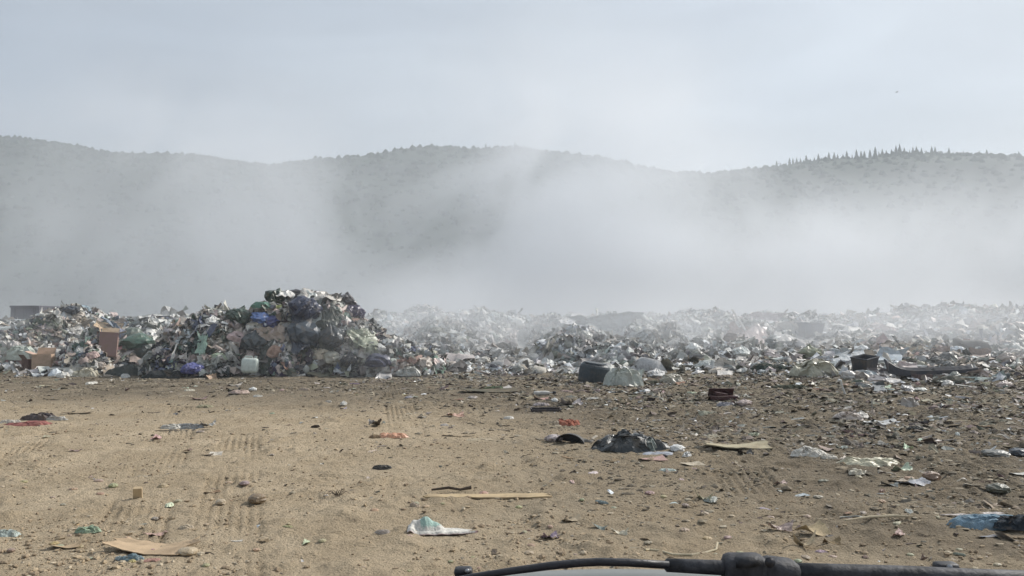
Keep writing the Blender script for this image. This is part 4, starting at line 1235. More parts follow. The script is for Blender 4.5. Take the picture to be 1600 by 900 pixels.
def tub(bm):
    n_, m_ = 16, 7
    rows = []
    for j in range(m_):
        y = -.3 + .6 * j / (m_ - 1)
        rows.append([bm.verts.new((.5 * math.cos(a) * (1 - .12 * j / m_), y, .62 * math.sin(a) * (1 - .15 * j / m_))) for a in np.linspace(0, math.pi, n_)])
    for a, b in zip(rows, rows[1:]):
        for k in range(n_ - 1): bm.faces.new((a[k], b[k], b[k + 1], a[k + 1]))
    for rad in (1,):
        inner = []
        for j in range(m_):
            y = -.3 + .58 * j / (m_ - 1)
            inner.append([bm.verts.new((.46 * math.cos(a) * (1 - .12 * j / m_), y, .58 * math.sin(a) * (1 - .15 * j / m_))) for a in np.linspace(0, math.pi, n_)])
        for a, b in zip(inner, inner[1:]):
            for k in range(n_ - 1): bm.faces.new((a[k], a[k + 1], b[k + 1], b[k]))
        for k in range(n_ - 1): bm.faces.new((rows[0][k], rows[0][k + 1], inner[0][k + 1], inner[0][k]))
        bm.faces.new(rows[-1])


yard(892, 692, 46, bm_mesh("tub", tub, M_HARD), "plastic_tub", (.035, .035, .035), "black arched tub lying open left of the tarpaulin heap", "tub", -.25, (0, .12), zs=.55, ys_=.8)
yard(866, 689, 28, BAGS[1], "crumpled_bag", (.52, .45, .43), "pinkish grey crumpled bag left of the black arched tub", "bag", .4, zs=.7)
yard(915, 690, 26, RAGS[1], "rag", (.30, .28, .25), "grey brown rag between the black tub and the tarpaulin heap", "rag", -.5, zs=1.4)

yard(888, 664, 36, P_(311, .36, .6, rings=20, segs=60, amp=.6, mat=M_CLOTH, nm="netting"), "netting", (.48, .19, .13), "red orange crumpled netting behind the black tub", "netting", 0.)
yard(868, 664, 20, PILES[2], "crumpled_bag", (.50, .40, .28), "tan crumpled scrap left of the red orange netting", "paper", 0.)


def flat_tray(bm):
    add_box(bm, (1, .5, .04), (0, 0, .03), bev=.01); add_box(bm, (1, .04, .08), (0, .25, .085), bev=.01); add_box(bm, (.96, .03, .05), (0, -.26, .08), bev=.008)
    add_box(bm, (.04, .42, .07), (-.5, 0, .085), bev=.01); add_box(bm, (.04, .42, .05), (.5, 0, .08), bev=.01)


yard(853, 643, 46, bm_mesh("flat_tray", flat_tray, M_HARD), "flat_tray", (.035, .03, .035), "flat black tray on the yard behind the red orange netting", "tray", .05)
yard(845, 633, 26, RAGS[2], "rag", (.42, .37, .36), "pale rag against the far side of the flat black tray", "rag", 0.)
yard(892, 634, 34, FILMS[0], "plastic_sheet", (.45, .40, .38), "peaked pale sheet right of the flat black tray", "plastic sheet", .2, zs=.7)
yard(866, 629, 11, BAGS[2], "crumpled_bag", WHT, "small white scrap between the flat tray and the bottle", "paper", 0.)

# bottle lying
p = hit(850, 618); s = p.y / FPX
root = bpy.data.objects.new("bottle", None); COL.objects.link(root); root.location = p + Vector((-16 * s, 0, .05)); root.rotation_euler = (0, R(88), .1)
tag(root, "white plastic bottle with black cap lying behind the flat tray", "bottle")
link("body", BOTTLE, root, scale=(.35, .35, 30 * s), color=(.62, .60, .55))
link("cap", bm_mesh("bottle_cap", lambda bm: lathe(bm, [(.03, 0), (.033, .01), (.033, .07), (.03, .08)], 12), M_HARD, True), root, (0, 0, 30 * s), color=BLK)

yard(765, 612, 90, CARDS[3], "cardboard_piece", (.10, .095, .07), "dark flat board left of the white scrap near the heaps", "board", .05, zs=.45, ys_=.5)
yard(772, 608, 34, RAGS[0], "rag", (.13, .17, .10), "green rag lying on the dark flat board", "rag", 0.)
yard(787, 609, 26, FILMS[2], "plastic_sheet", (.62, .56, .50), "white torn sheet at the right end of the dark flat board", "plastic sheet", .4, zs=.5)
yard(739, 622, 16, PILES[4], "crumpled_bag", (.55, .48, .42), "little cream lump below the dark flat board", "paper", 0.)
yard(712, 651, 26, FILMS[3], "plastic_sheet", (.48, .28, .20), "rusty pink scrap on the yard left of the flat tray", "plastic sheet", .3, zs=.7)
yard(694, 665, 12, PILES[1], "crumpled_bag", (.7, .64, .58), "small white crumb below the rusty pink scrap", "paper", 0.)
yard(795, 654, 17, PILES[5], "crumpled_bag", (.66, .62, .55), "small white lump between rusty pink scrap and netting", "paper", 0.)
yard(748, 687, 46, RAGS[3], "rag", (.50, .42, .30), "straw coloured wisps of rag on the yard left of the tub", "rag", .1, zs=.5)
yard(716, 682, 50, CARDS[0], "cardboard_piece", (.20, .15, .10), "thin brown strip left of the straw coloured wisps", "cardboard", -.1, zs=.3, ys_=.2)

# orange bag
yard(612, 683, 52, P_(321, .20, .42, rings=18, segs=60, amp=.5, lumps=2), "crumpled_bag", (.68, .36, .22), "orange peach flattened bag in the middle of the yard", "bag", -.05)
yard(588, 684, 24, RAGS[1], "rag", (.32, .23, .14), "brown rag at the left end of the orange flattened bag", "rag", 0., zs=1.8)
yard(493, 668, 14, RAGS[0], "rag", (.05, .04, .035), "small black clump alone on the tan dirt", "rag", 0., zs=2.2)
yard(537, 634, 10, BAGS[0], "crumpled_bag", (.68, .66, .60), "small white cube-like scrap near the heap's foot", "paper", 0., zs=1.2)
yard(513, 629, 11, PILES[2], "crumpled_bag", (.6, .55, .48), "tiny cream scrap left of the white cube-like scrap", "paper", 0.)
yard(375, 615, 30, PILES[4], "crumpled_bag", (.50, .37, .30), "pinkish crumpled paper in front of the tall heap", "paper", .1, zs=.8)
yard(395, 611, 12, BAGS[2], "crumpled_bag", WHT, "small white lump right of the pinkish crumpled paper", "paper", .1, zs=.8)
yard(402, 620, 14, PILES[0], "crumpled_bag", (.70, .66, .58), "white scrap nearest the yard by the pinkish paper", "paper", .1, zs=.8)
yard(366, 603, 22, FILMS[1], "plastic_sheet", (.62, .55, .47), "cream strip between the jerrycan and the pinkish paper", "plastic sheet", .1, zs=.4)
yard(320, 636, 26, RAGS[2], "rag", (.36, .33, .22), "olive beige rag alone left of the pinkish paper", "rag", .1, zs=.9)
yard(302, 636, 26, CARDS[1], "cardboard_piece", (.07, .06, .045), "thin dark strip left of the olive beige rag", "cardboard", .05, zs=.3, ys_=.3)
yard(240, 645, 20, CARDS[2], "cardboard_piece", (.09, .07, .05), "dark flat scrap on the tan dirt left of the olive rag", "cardboard", .05, zs=.3, ys_=.5)
yard(82, 625, 20, RAGS[1], "rag", (.09, .075, .055), "small dark lump on the yard in front of the brown carton", "rag", .05, zs=.6)

# red grey rag bundle left
yard(45, 664, 66, P_(331, .13, .5, rings=18, segs=60, amp=.5, mat=M_CLOTH, nm="rag"), "rag", (.34, .14, .12), "red cloth bundle at the left edge of the yard", "rag", .05)
yard(62, 656, 60, P_(332, .26, .4, rings=20, segs=60, amp=.6, mat=M_CLOTH, nm="rag"), "rag", (.13, .11, .11), "dark rag lying on the red cloth bundle", "rag", .1)
yard(90, 656, 40, P_(333, .22, .45, rings=18, segs=50, amp=.5), "crumpled_bag", (.44, .42, .37), "grey white crumpled bag right of the red cloth bundle", "bag", .1)
yard(18, 661, 34, P_(334, .2, .4, rings=16, segs=50, amp=.5), "crumpled_bag", (.56, .50, .42), "beige crumpled bag left of the red cloth bundle", "bag", .1)
yard(120, 646, 46, CARDS[0], "cardboard_piece", (.11, .085, .065), "dark brown flat card right of the grey white bag", "cardboard", .1, zs=.4, ys_=.5)

# flat litter with black underside
yard(286, 673, 80, CARDS[1], "cardboard_piece", (.05, .045, .04), "thin black panel under the white and grey wrappers", "panel", .02, zs=.3, ys_=.45)
yard(268, 670, 34, P_(341, .28, .5, rings=16, segs=50, amp=.5), "crumpled_bag", (.58, .55, .48), "cream wrapper on the left of the thin black panel", "wrapper", .1)
yard(297, 670, 44, P_(342, .26, .45, rings=16, segs=50, amp=.7), "crumpled_bag", (.32, .32, .31), "grey and black wrapper in the middle of the thin black panel", "wrapper", .1)
yard(325, 668, 22, FILMS[4], "plastic_sheet", (.56, .53, .47), "pale wrapper corner at the right of the thin black panel", "wrapper", .3, zs=.9)
# open small carton
yard(337, 711, 20, CARDS[3], "cardboard_piece", (.74, .68, .58), "small white open carton flap on the tan dirt", "paper", .1, (.35, 0), .9)
yard(325, 711, 16, CARDS[2], "cardboard_piece", (.14, .11, .08), "dark strip left of the small white carton flap", "cardboard", .1, zs=.4)
# block
p = hit(215, 780); s = p.y / FPX
tag(link("wood_block", bm_mesh("wood_block", lambda bm: add_box(bm, (13 * s, .05, 20 * s), (0, 0, 9 * s), (.35, 0, .3), bev=.005), M_CARD), None, p, color=(.52, .40, .25)), "small tan block standing on end in the tan dirt", "block")
# green film
yard(138, 832, 36, P_(351, .40, .6, rings=22, segs=60, amp=.45, lumps=1), "crumpled_bag", (.27, .36, .24), "pale green crumpled bag near the bottom left", "bag", .2)
yard(10, 838, 34, P_(352, .45, .6, rings=20, segs=60, amp=.4, lumps=1), "crumpled_bag", (.40, .46, .42), "pale teal bag cut by the left edge of the yard", "bag", .2)
yard(103, 856, 44, sheet_mesh("cardboard_piece", 353, 1, .6, .16, .2, 14, 10), "cardboard_piece", (.47, .35, .22), "small tan curled card left of the long curled sheet", "cardboard", .2, zs=.8)
yard(238, 860, 128, sheet_mesh("cardboard_sheet", 354, 1, .42, .10, .10, 30, 14, .01, .10, None, .015), "cardboard_sheet", (.50, .37, .24), "long tan curled cardboard sheet at the bottom left", "cardboard", -.12, (.04, 0), 1.0, 1.15)
yard(207, 874, 36, P_(355, .28, .7, rings=22, segs=60, amp=.6, lumps=2), "crumpled_bag", (.13, .19, .21), "dark blue green crumpled film below the long curled sheet", "plastic film", .2)
yard(190, 874, 22, P_(356, .3, .6, rings=16, segs=50, amp=.6), "crumpled_bag", (.30, .36, .36), "pale blue scrap left of the dark blue green film", "plastic film", .2)
yard(238, 876, 26, RAGS[2], "rag", (.48, .28, .23), "pink scrap right of the dark blue green film", "rag", .2, zs=.6)
yard(294, 867, 30, bag_mesh("stone", 358, 3, .45, False, .08), "flat_stone", (.47, .37, .24), "flat tan stone at the right tip of the long curled sheet", "stone", .2)
yard(370, 846, 18, CARDS[4], "cardboard_piece", (.72, .69, .62), "small white card right of the long curled sheet", "paper", .1, zs=.5)
yard(325, 826, 60, CARDS[1], "cardboard_piece", (.46, .35, .22), "tan cardboard strip half buried above the small white card", "cardboard", .35, zs=.4, ys_=.5)
yard(290, 826, 22, PILES[1], "crumpled_bag", (.50, .41, .29), "tan crumpled paper left of the half buried strip", "paper", .3)
yard(115, 830, 30, PILES[3], "crumpled_bag", (.50, .40, .27), "tan crumpled paper left of the pale green bag", "paper", .3, zs=.5)
yard(402, 786, 28, bag_mesh("earth_clod", 357, 3, .6, False, .15), "earth_clod", (.24, .17, .10), "brown earth clod on the tan dirt left of the twig clump", "clod", .2)
yard(345, 788, 16, bag_mesh("earth_clod", 359, 3, .6, False, .15), "earth_clod", (.52, .42, .29), "pale earth clod left of the brown earth clod", "clod", .2)


def twigs(bm, seed=1, n_=16):
    r_ = random.Random(seed)
    for k in range(n_):
        a = r_.uniform(0, 6.3); l_ = r_.uniform(.2, .6); x0, y0 = r_.uniform(-.12, .12), r_.uniform(-.12, .12)
        add_tube(bm, [(x0, y0, .02), (x0 + math.cos(a) * l_ * .5, y0 + math.sin(a) * l_ * .5, r_.uniform(.08, .32)), (x0 + math.cos(a) * l_, y0 + math.sin(a) * l_, r_.uniform(.01, .25))], [.014, .011, .005], 5)


TW = [bm_mesh("twig_clump", lambda bm, q=q: twigs(bm, q), M_BARK) for q in (1, 2, 3)]
yard(528, 775, 34, TW[0], "twig_clump", BRN, "dark clump of twigs on the tan dirt left of the long strip", "twigs", .2)
# long tan strip with a dark stick
yard(762, 777, 172, sheet_mesh("cardboard_strip", 361, 1, .13, .012, .01, 30, 6, .012, .14, None, .004), "cardboard_strip", (.52, .40, .24), "long tan cardboard strip lying across the middle foreground", "cardboard", .035, zs=1.0, sink=0)
p = hit(712, 770)
tag(link("stick", bm_mesh("stick", lambda bm: add_tube(bm, [(-.27, 0, .03), (-.08, .02, .05), (.05, -.01, .035), (.17, .03, .05)], [.012, .016, .014, .02], 6), M_BARK), None, p), "dark bent stick lying over the left end of the long strip", "stick")


# white and green folded bag in the foreground
def folded(name, seed, zs_=1.0):
    nu, nv = 44, 26
    u = np.linspace(0, 1, nu); v = np.linspace(0, 1, nv)
    U, W = np.meshgrid(u, v, indexing='ij')
    x = (U - .5) * (1 - .12 * np.abs(W - .5)) ; y = (W - .5) * .52 * (1 - .62 * U ** 1.6)
    peak = np.clip(1.15 - np.abs(U - .27) / .22 - .5 * np.maximum(0, .62 - W) ** 2 / .05 - np.maximum(0, W - .62) * 1.6, 0, 1)
    z = .14 * peak ** .8 + .05 * (1 - U) * (1 - np.abs(2 * W - 1)) + .05 * np.exp(-((U - .05) / .06) ** 2) + .03 * np.exp(-((W - .1) / .08) ** 2)
    x = x - .05 * peak
    P = np.stack([x.ravel(), y.ravel()], 1)
    z = z.ravel() + .022 * creases(P, seed, 4, 6) * (.4 + z.ravel() * 4) + .012
    V = np.stack([x.ravel(), y.ravel(), np.maximum(z, .004)], 1)
    f = gridfaces(nu, nv)[:, [0, 3, 2, 1]]
    inside = (peak.ravel() > .25) & (U.ravel() > .2) & (W.ravel() < .68) & (U.ravel() < .5)
    col = np.where(inside[:, None], np.array([[.36, .52, .45]]), np.array([[.70, .67, .60]]))
    col = col * (1 - .12 * rng.random((len(V), 1)))
    edge = (W.ravel() < .04) | (U.ravel() > .97)
    col[edge] = (.40, .26, .24)
    return new_mesh(name, V, f, M_LITTER, False, col)


yard(694, 832, 112, folded("folded_bag", 371), "folded_bag", WHT, "white folded sack with pale green inside in the central foreground", "sack", -.06, zs=1.05, sink=0)

# right half of the yard
def case(bm):
    add_box(bm, (1, .55, .16), (0, 0, .1), bev=.02); add_box(bm, (1, .03, .34), (-.03, .20, .3), (.5, 0, 0), bev=.01); add_box(bm, (.5, .3, .12), (-.1, .05, .24), (.1, .15, .2), bev=.02)


yard(1130, 625, 40, bm_mesh("case", case, M_HARD), "broken_case", MAR, "dark maroon broken case on the yard right of the barrel", "case", .05)
yard(1163, 634, 24, BAGS[4], "crumpled_bag", (.48, .38, .34), "pinkish bag right of the dark maroon case", "bag", 0., zs=.6)
yard(1172, 639, 28, RAGS[0], "rag", (.42, .36, .30), "beige rag in front of the pinkish bag", "rag", -.4, zs=.8)
yard(1132, 634, 28, PILES[0], "crumpled_bag", (.26, .25, .27), "grey bag in front of the dark maroon case", "bag", 0., zs=.8)
yard(1152, 700, 96, sheet_mesh("cardboard_sheet", 381, 1, .38, .05, .05, 20, 10, .02, .04), "cardboard_sheet", (.46, .41, .28), "flat khaki cardboard sheet right of the tarpaulin heap", "cardboard", -.1, (.06, 0), .8)
yard(1168, 704, 30, RAGS[3], "rag", (.12, .10, .07), "dark scraps in front of the khaki cardboard sheet", "rag", 0., zs=.5)
yard(1266, 713, 50, P_(391, .40, .6, rings=24, segs=70, amp=.5, lumps=2), "crumpled_bag", (.70, .66, .58), "bright white crumpled bag in the middle of the right yard", "bag", -.1)
yard(1290, 716, 34, P_(392, .25, .6, rings=18, segs=50, amp=.6), "crumpled_bag", (.50, .46, .38), "dirty white bag against the bright white crumpled bag", "bag", -.1)
yard(1355, 726, 88, P_(393, .16, .5, rings=24, segs=80, amp=.7, lumps=3), "plastic_sheet", (.56, .52, .37), "yellowish crumpled sheet spread right of the bright white bag", "plastic sheet", .05)
yard(1338, 740, 34, P_(394, .3, .6, rings=18, segs=50, amp=.6), "crumpled_bag", (.66, .60, .47), "cream scrap in front of the yellowish sheet", "paper", .3)
yard(1325, 656, 44, P_(395, .42, .5, rings=20, segs=60, amp=.35, lumps=1), "crumpled_bag", (.56, .48, .42), "pinkish white bag half way down the right yard", "bag", 0.)
yard(1345, 655, 22, BAGS[0], "crumpled_bag", (.50, .47, .42), "round pale bag right of the pinkish white bag", "bag", 0., zs=.9)
yard(1375, 662, 60, FILMS[3], "plastic_sheet", (.42, .43, .42), "grey torn sheet trailing right of the round pale bag", "plastic sheet", .1, zs=.25)
yard(1422, 636, 28, P_(396, .8, .6, rings=20, segs=50, amp=.4, lumps=1), "crumpled_bag", (.55, .50, .45), "upright pale crumpled bag on the dark right yard", "bag", 0.)
yard(1438, 612, 20, BAGS[5], "crumpled_bag", (.60, .60, .54), "small pale bag behind the upright crumpled bag", "bag", 0., zs=.6)
yard(1495, 658, 70, BOARDS[0], "board", (.52, .46, .33), "thin straw coloured batten on the dark right yard", "board", .02, zs=.8, ys_=.7)
yard(1353, 637, 60, CARDS[1], "cardboard_piece", (.10, .09, .065), "dark plank behind the pinkish white bag", "board", .02, zs=.4, ys_=.3)
yard(1345, 632, 40, BOARDS[0], "board", (.42, .37, .28), "short brown batten behind the dark plank", "board", -.05, zs=.8)
p = hit(1316, 618)
tag(link("bent_pipe", bm_mesh("bent_pipe", lambda bm: add_tube(bm, [(.08, 0, 0), (.0, 0, .22), (-.04, 0, .36), (-.1, 0, .37)], [.03, .025, .04, .045], 8), M_HARD), None, p, color=WHT), "white bent pipe sticking up from the right yard", "pipe")
p = hit(1362, 638)
tag(link("peg", bm_mesh("peg", lambda bm: add_tube(bm, [(0, 0, 0), (.01, 0, .1), (0, 0, .2)], [.02, .018, .02], 6), M_HARD), None, p, color=(.56, .54, .47)), "small pale peg standing right of the white bent pipe", "peg")
yard(1235, 607, 60, RAGS[0], "rag", (.08, .085, .06), "dark olive rag on the yard below the black crate's left", "rag", 0., zs=.8)
yard(1275, 610, 26, RAGS[2], "rag", (.32, .19, .15), "reddish brown rag right of the dark olive rag", "rag", 0., zs=.8)
yard(1545, 822, 130, P_(401, .17, .42, rings=26, segs=90, amp=.7, lumps=4, mat=M_CLOTH, nm="cloth", f0=3.5), "cloth", (.24, .34, .41), "blue crumpled cloth at the right edge of the foreground", "cloth", .0)
yard(1592, 824, 80, P_(402, .30, .55, rings=22, segs=70, amp=.45, lumps=2, mat=M_CLOTH, nm="cloth"), "cloth", (.035, .045, .055), "dark navy cloth bundled against the blue crumpled cloth", "cloth", .0)
yard(1520, 806, 96, sheet_mesh("plastic_sheet", 403, 1, .12, .02, .02, 20, 5, .01, .2, M_PLASTIC, .02), "plastic_strip", (.46, .40, .37), "mauve white strip behind the blue crumpled cloth", "plastic strip", .0)
yard(1271, 836, 44, sheet_mesh("cardboard_piece", 404, 1, .6, .35, .4, 14, 10, .02, .1), "cardboard_piece", (.50, .40, .25), "tan crumpled card in the right foreground", "cardboard", .3)
yard(1257, 856, 34, sheet_mesh("cardboard_piece", 405, 1, .7, .45, .3, 14, 10, .02, .1), "cardboard_piece", (.56, .46, .31), "pale folded card in front of the tan crumpled card", "cardboard", -.4)
yard(1300, 851, 26, sheet_mesh("cardboard_piece", 406, 1, .5, .25, .3, 12, 8, .02, .1), "cardboard_piece", (.28, .21, .12), "brown scrap of card right of the pale folded card", "cardboard", -.2)
yard(1430, 757, 46, sheet_mesh("plastic_sheet", 407, 1, .6, .14, .2, 16, 10, .01, .1, M_PLASTIC, .06), "plastic_sheet", (.38, .38, .40), "lilac grey panel on the right yard", "panel", .1, zs=.7)
yard(1402, 752, 30, CARDS[4], "cardboard_piece", (.50, .44, .36), "beige card left of the lilac grey panel", "cardboard", .2, zs=.6)
yard(1456, 750, 26, bag_mesh("earth_clod", 408, 3, .6, False, .2), "earth_clod", (.30, .20, .14), "reddish brown clod right of the lilac grey panel", "clod", .2)
yard(1556, 714, 40, bag_mesh("earth_clod", 409, 3, .35, False, .15), "grey_slab", (.22, .22, .20), "dark flat lump near the right edge of the yard", "slab", .2)
yard(1592, 712, 30, BAGS[3], "crumpled_bag", (.06, .075, .09), "dark blue bag cut by the right edge of the yard", "bag", .2, zs=.7)
yard(1592, 742, 26, CARDS[2], "cardboard_piece", (.60, .60, .56), "white card at the right edge below the dark blue bag", "cardboard", -.5, zs=.6)
yard(1560, 770, 34, bag_mesh("earth_clod", 410, 3, .5, False, .2), "earth_clod", (.12, .12, .085), "dark mossy clod above the blue crumpled cloth", "clod", .2)
yard(1320, 731, 40, RAGS[1], "rag", (.34, .28, .2), "brown scraps left of the cream scrap", "rag", 0., zs=.4)
yard(1500, 596, 90, RAGS[1], "rag", (.12, .12, .10), "long grey rags along the right edge of the rubbish", "rag", 0., zs=.9)

yard(1530, 818, 60, P_(411, .22, .45, rings=20, segs=60, amp=.8, lumps=1, mat=M_CLOTH, nm="cloth", irr=.5, f0=4.5), "cloth", (.46, .52, .56), "pale folded edge lying on the blue crumpled cloth", "cloth", .3, zs=1.1)
# cord and long pale stick
p = hit(1060, 868)
tag(link("cord", bm_mesh("cord", lambda bm: add_tube(bm, [(-.26, .06, .03), (-.22, .11, .015), (-.14, .10, .012), (-.05, -.02, .012), (.1, -.03, .012), (.22, .02, .015), (.33, .10, .02), (.38, .26, .035)], .009, 6), M_HARD), None, p, color=(.55, .47, .31)), "thin pale cord curving on the ground above the wiper", "cord")
p = hit(1375, 813)
tag(link("long_stick", bm_mesh("long_stick", lambda bm: add_tube(bm, [(-.36, -.09, .02), (-.1, .0, .03), (.15, .05, .03), (.33, .06, .02)], [.006, .012, .014, .007], 6), M_CARD), None, p, color=(.55, .47, .33)), "long pale stick on the ground left of the blue cloth", "stick")
yard(1225, 806, 70, CARDS[0], "cardboard_piece", (.53, .44, .30), "thin pale tan strip left of the long pale stick", "cardboard", .02, zs=.2, ys_=.15)
yard(1445, 838, 30, TW[1], "twig", BRN, "thin dark twig clump in the right foreground", "twigs", .2, zs=.3)

# scattered nameless single scraps on the yard, one object each
kinds = [(PILES, "crumpled_bag", "crumpled bag", "bag"), (CARDS, "cardboard_piece", "card piece", "cardboard"), (FILMS, "plastic_sheet", "torn sheet", "plastic sheet"), (RAGS, "rag", "rag", "rag")]
shades = [("white", (.66, .63, .57)), ("beige", (.48, .40, .29)), ("brown", (.22, .16, .10)), ("grey", (.30, .30, .28)), ("black", (.05, .045, .04))]
SR = random.Random(99)
made = 0
while made < 150:
    px_ = SR.uniform(5, 1595); py_ = 600 + 270 * SR.random() ** 1.6
    if px_ < 900 and SR.random() < .62 and py_ > 625: continue
    ks, nm, word, ct = kinds[SR.choices((0, 1, 2, 3), (4, 3, 3, 3))[0]]
    sn, sc_ = SR.choices(shades, (4, 5, 4, 3, 2))[0]
    zone = "left" if px_ < 530 else ("middle" if px_ < 1060 else "right")
    dep = "far edge" if py_ < 640 else ("far half" if py_ < 690 else ("near half" if py_ < 770 else "foreground"))
    lb = near_label(px_, py_, f"small {sn} {word}") or f"small {sn} {word} on the {zone} part of the yard"
    w = SR.uniform(9, 24) * (1 + (py_ - 600) / 500)
    o = single(px_, py_, w, SR.choice(ks), nm, tuple(c * SR.uniform(.8, 1.15) for c in sc_), lb, ct, SR.uniform(0, 6.3), (0, 0), SR.uniform(.4, 1.0), SR.uniform(.5, 1), .01, group=f"small {sn} {word}s scattered over the yard")
    made += 1
# clods in the foreground
CL = [bag_mesh("earth_clod", 500 + i, 3, .6, False, .16) for i in range(5)]
for k in range(90):
    px_ = SR.uniform(5, 1595); py_ = SR.uniform(745, 893)
    zone = "left" if px_ < 530 else ("middle" if px_ < 1060 else "right")
    single(px_, py_, SR.uniform(6, 16), SR.choice(CL), "earth_clod", tuple(c * SR.uniform(.7, 1.1) for c in (.44, .34, .22)), near_label(px_, py_, "tan clod of earth") or f"loose tan clod of earth in the {zone} foreground", "clod", None, (0, 0), SR.uniform(.6, 1), 1, .12, group=f"loose clods of earth in the {zone} foreground")

BOTS = [bm_mesh('bottle', lambda bm: lathe(bm, [(.12 * .8, 0), (.15, .03), (.15, .25), (.135, .3), (.15, .36), (.15, .62), (.12, .76), (.05, .88), (.05, 1.0)], 12, .08, 1), M_HARD, True)]
# ------------------------------------------------------------------ single bags, sheets and cards that fill the heaps
HEAPS = [("tall dark heap", A, 120, 'dark', (250, 640, 462, 588)), ("left heap", B, 80, 'mixed', (2, 250, 486, 590)), ("pale heap behind the tall one", C, 90, 'pale', (575, 830, 485, 588)),
         ("grey heap behind the barrel", D, 34, 'pale', (835, 1040, 498, 588)), ("pale heap with the white pole", E, 60, 'pale', (1040, 1250, 496, 596)), ("rubbish slope at the right", Fh, 110, 'mixed', (1250, 1598, 492, 612))]
NAMES = [("white", 0.55), ("light grey", 0.36), ("grey", 0.2), ("dark grey", 0.09), ("black", 0.0)]
for hn, lb_, cnt, pal, (a0, a1, b0, b1) in HEAPS:
    cs = pick_cols(pal, cnt, rng)
    for k in range(cnt):
        for _ in range(20):
            px_ = SR.uniform(a0, a1); py_ = b0 + (b1 - b0) * SR.random()
            p = hit(px_, py_)
            if abs(CAM_H + ray(px_, py_).z / ray(px_, py_).y * p.y - p.z) < .12 and p.y < 60: break
        else:
            continue
        c = cs[k]; lum = float(c.mean()); sat = float(c.max() - c.min())
        if sat > .09:
            i_ = int(np.argmax(c)); sh = ("reddish brown" if c[0] > .3 else "brown", "green", "blue")[i_]
        else: sh = next(n_ for n_, t_ in NAMES if lum >= t_)
        ks, nm, word, ct = SR.choices([(BAGS, "refuse_bag", "rounded bag", "bag"), (PILES, "crumpled_bag", "crumpled bag", "bag"), (FILMS, "plastic_sheet", "torn sheet", "plastic sheet"),
                                       (CARDS, "cardboard_piece", "card piece", "cardboard"), (RAGS, "rag", "rag", "rag"), (BOARDS, "board", "thin board", "board"), (BOTS, "bottle", "plastic bottle", "bottle")], (4, 5, 4, 2, 3, 1, 1.2))[0]
        vert = "near the top of" if py_ < b0 + (b1 - b0) * .33 else ("half way up" if py_ < b0 + (b1 - b0) * .66 else "near the foot of")
        hor = "left end" if px_ < a0 + (a1 - a0) * .33 else ("middle" if px_ < a0 + (a1 - a0) * .66 else "right end")
        lbl = near_label(px_, py_, f"{sh} {word}", False) or f"{sh} {word} {vert} the {hn}"
        w = SR.uniform(11, 30) if hn != "tall dark heap" else SR.uniform(10, 24)
        up = SR.uniform(.1, 1.0)
        if ct == 'bottle': up = SR.choice((-1, 1)) * SR.uniform(1.2, 1.6); w *= .8
        if ks is FILMS:
            h_ = w * SR.uniform(.5, 1.3); w *= 1.1
            drape(px_ - w / 2, px_ + w / 2, py_ - h_ * .7, py_ + h_ * .3, 1000 + k + len(USED), nm, tuple(float(v) for v in c), lbl, ct, .08, .09, 9, 8)['group'] = f"{sh} {word}s {vert} the {hn}"
            continue
        single(px_, py_, w, SR.choice(ks), nm, tuple(float(v) for v in c), lbl, ct, SR.uniform(-.8, .8), (up * {'cardboard': .5, 'board': .35}.get(ct, 1), SR.uniform(-.3, .3)), SR.uniform(.7, 1.3), SR.uniform(.7, 1.1), .1, group=f"{sh} {word}s {vert} the {hn}")

# ------------------------------------------------------------------ bird
p = at(1401, 144, 60)


def bird(bm):
    add_tube(bm, [(-.22, 0, 0), (-.1, 0, .01), (.05, 0, .02), (.16, 0, .03), (.24, 0, .03)], [.02, .055, .06, .035, .008], 8)
    for s_ in (-1, 1):
        q = [bm.verts.new(v) for v in ((.08, s_ * .04, .04), (.03, s_ * .28, .10), (-.02, s_ * .46, .04), (-.06, s_ * .25, .07), (-.07, s_ * .04, .03))]
        q2 = [bm.verts.new(v.co + Vector((0, 0, -.012))) for v in q]
        bm.faces.new(q); bm.faces.new(q2[::-1])
        for k in range(5): bm.faces.new((q[k], q2[k], q2[(k + 1) % 5], q[(k + 1) % 5]))


tag(link("bird", bm_mesh("bird", bird, M_BIRD), None, p, (0, 0, .3), .45), "small dark bird flying high in the right part of the sky", "bird")

# ------------------------------------------------------------------ vehicle front with windscreen wiper (the photograph is taken from its cab)
veh = bpy.data.objects.new("vehicle_front", None); COL.objects.link(veh); veh.location = (0, .8, 0)
tag(veh, "dusty vehicle front with black windscreen wiper at the bottom edge", "vehicle")
VO = Vector((0, .8, 0))


def va(px, py, d=.78): return at(px, py, d) - VO


def vpart(name, build, mat, parent=veh, smooth=True):
    o = link(name, bm_mesh(name, build, mat, smooth), parent)
    return o


wip = bpy.data.objects.new("wiper", None)
COL.objects.link(wip); wip.parent = veh
curve = [(690, 911), (740, 901), (800, 892), (860, 884), (905, 879.5), (935, 878), (980, 879), (1045, 883)]
vpart("wiper_blade", lambda bm: add_tube(bm, [va(a, b, .775) for a, b in curve], [.0028, .003, .0033, .0036, .0036, .0036, .0036, .0036], 10), M_BLACK, wip)
vpart("wiper_arm", lambda bm: add_tube(bm, [va(1038, 882.5), va(1042, 883), (va(1125, 887)), va(1140, 888)], [.0035, .0062, .0068, .0068], 12), M_BLACKMETAL, wip)
hub = vpart("wiper_hinge", lambda bm: (add_box(bm, (.038, .03, .030), va(1163, 893), (0, 0, 0), bev=.0065), add_box(bm, (.036, .03, .027), va(1216, 896), (0, .12, 0), bev=.008)), M_BLACKMETAL, wip)
vpart("hinge_cap", lambda bm: add_tube(bm, [va(1165, 869, .77), va(1167, 881, .77)], [.0098, .0125], 18), M_BLACKMETAL, wip)
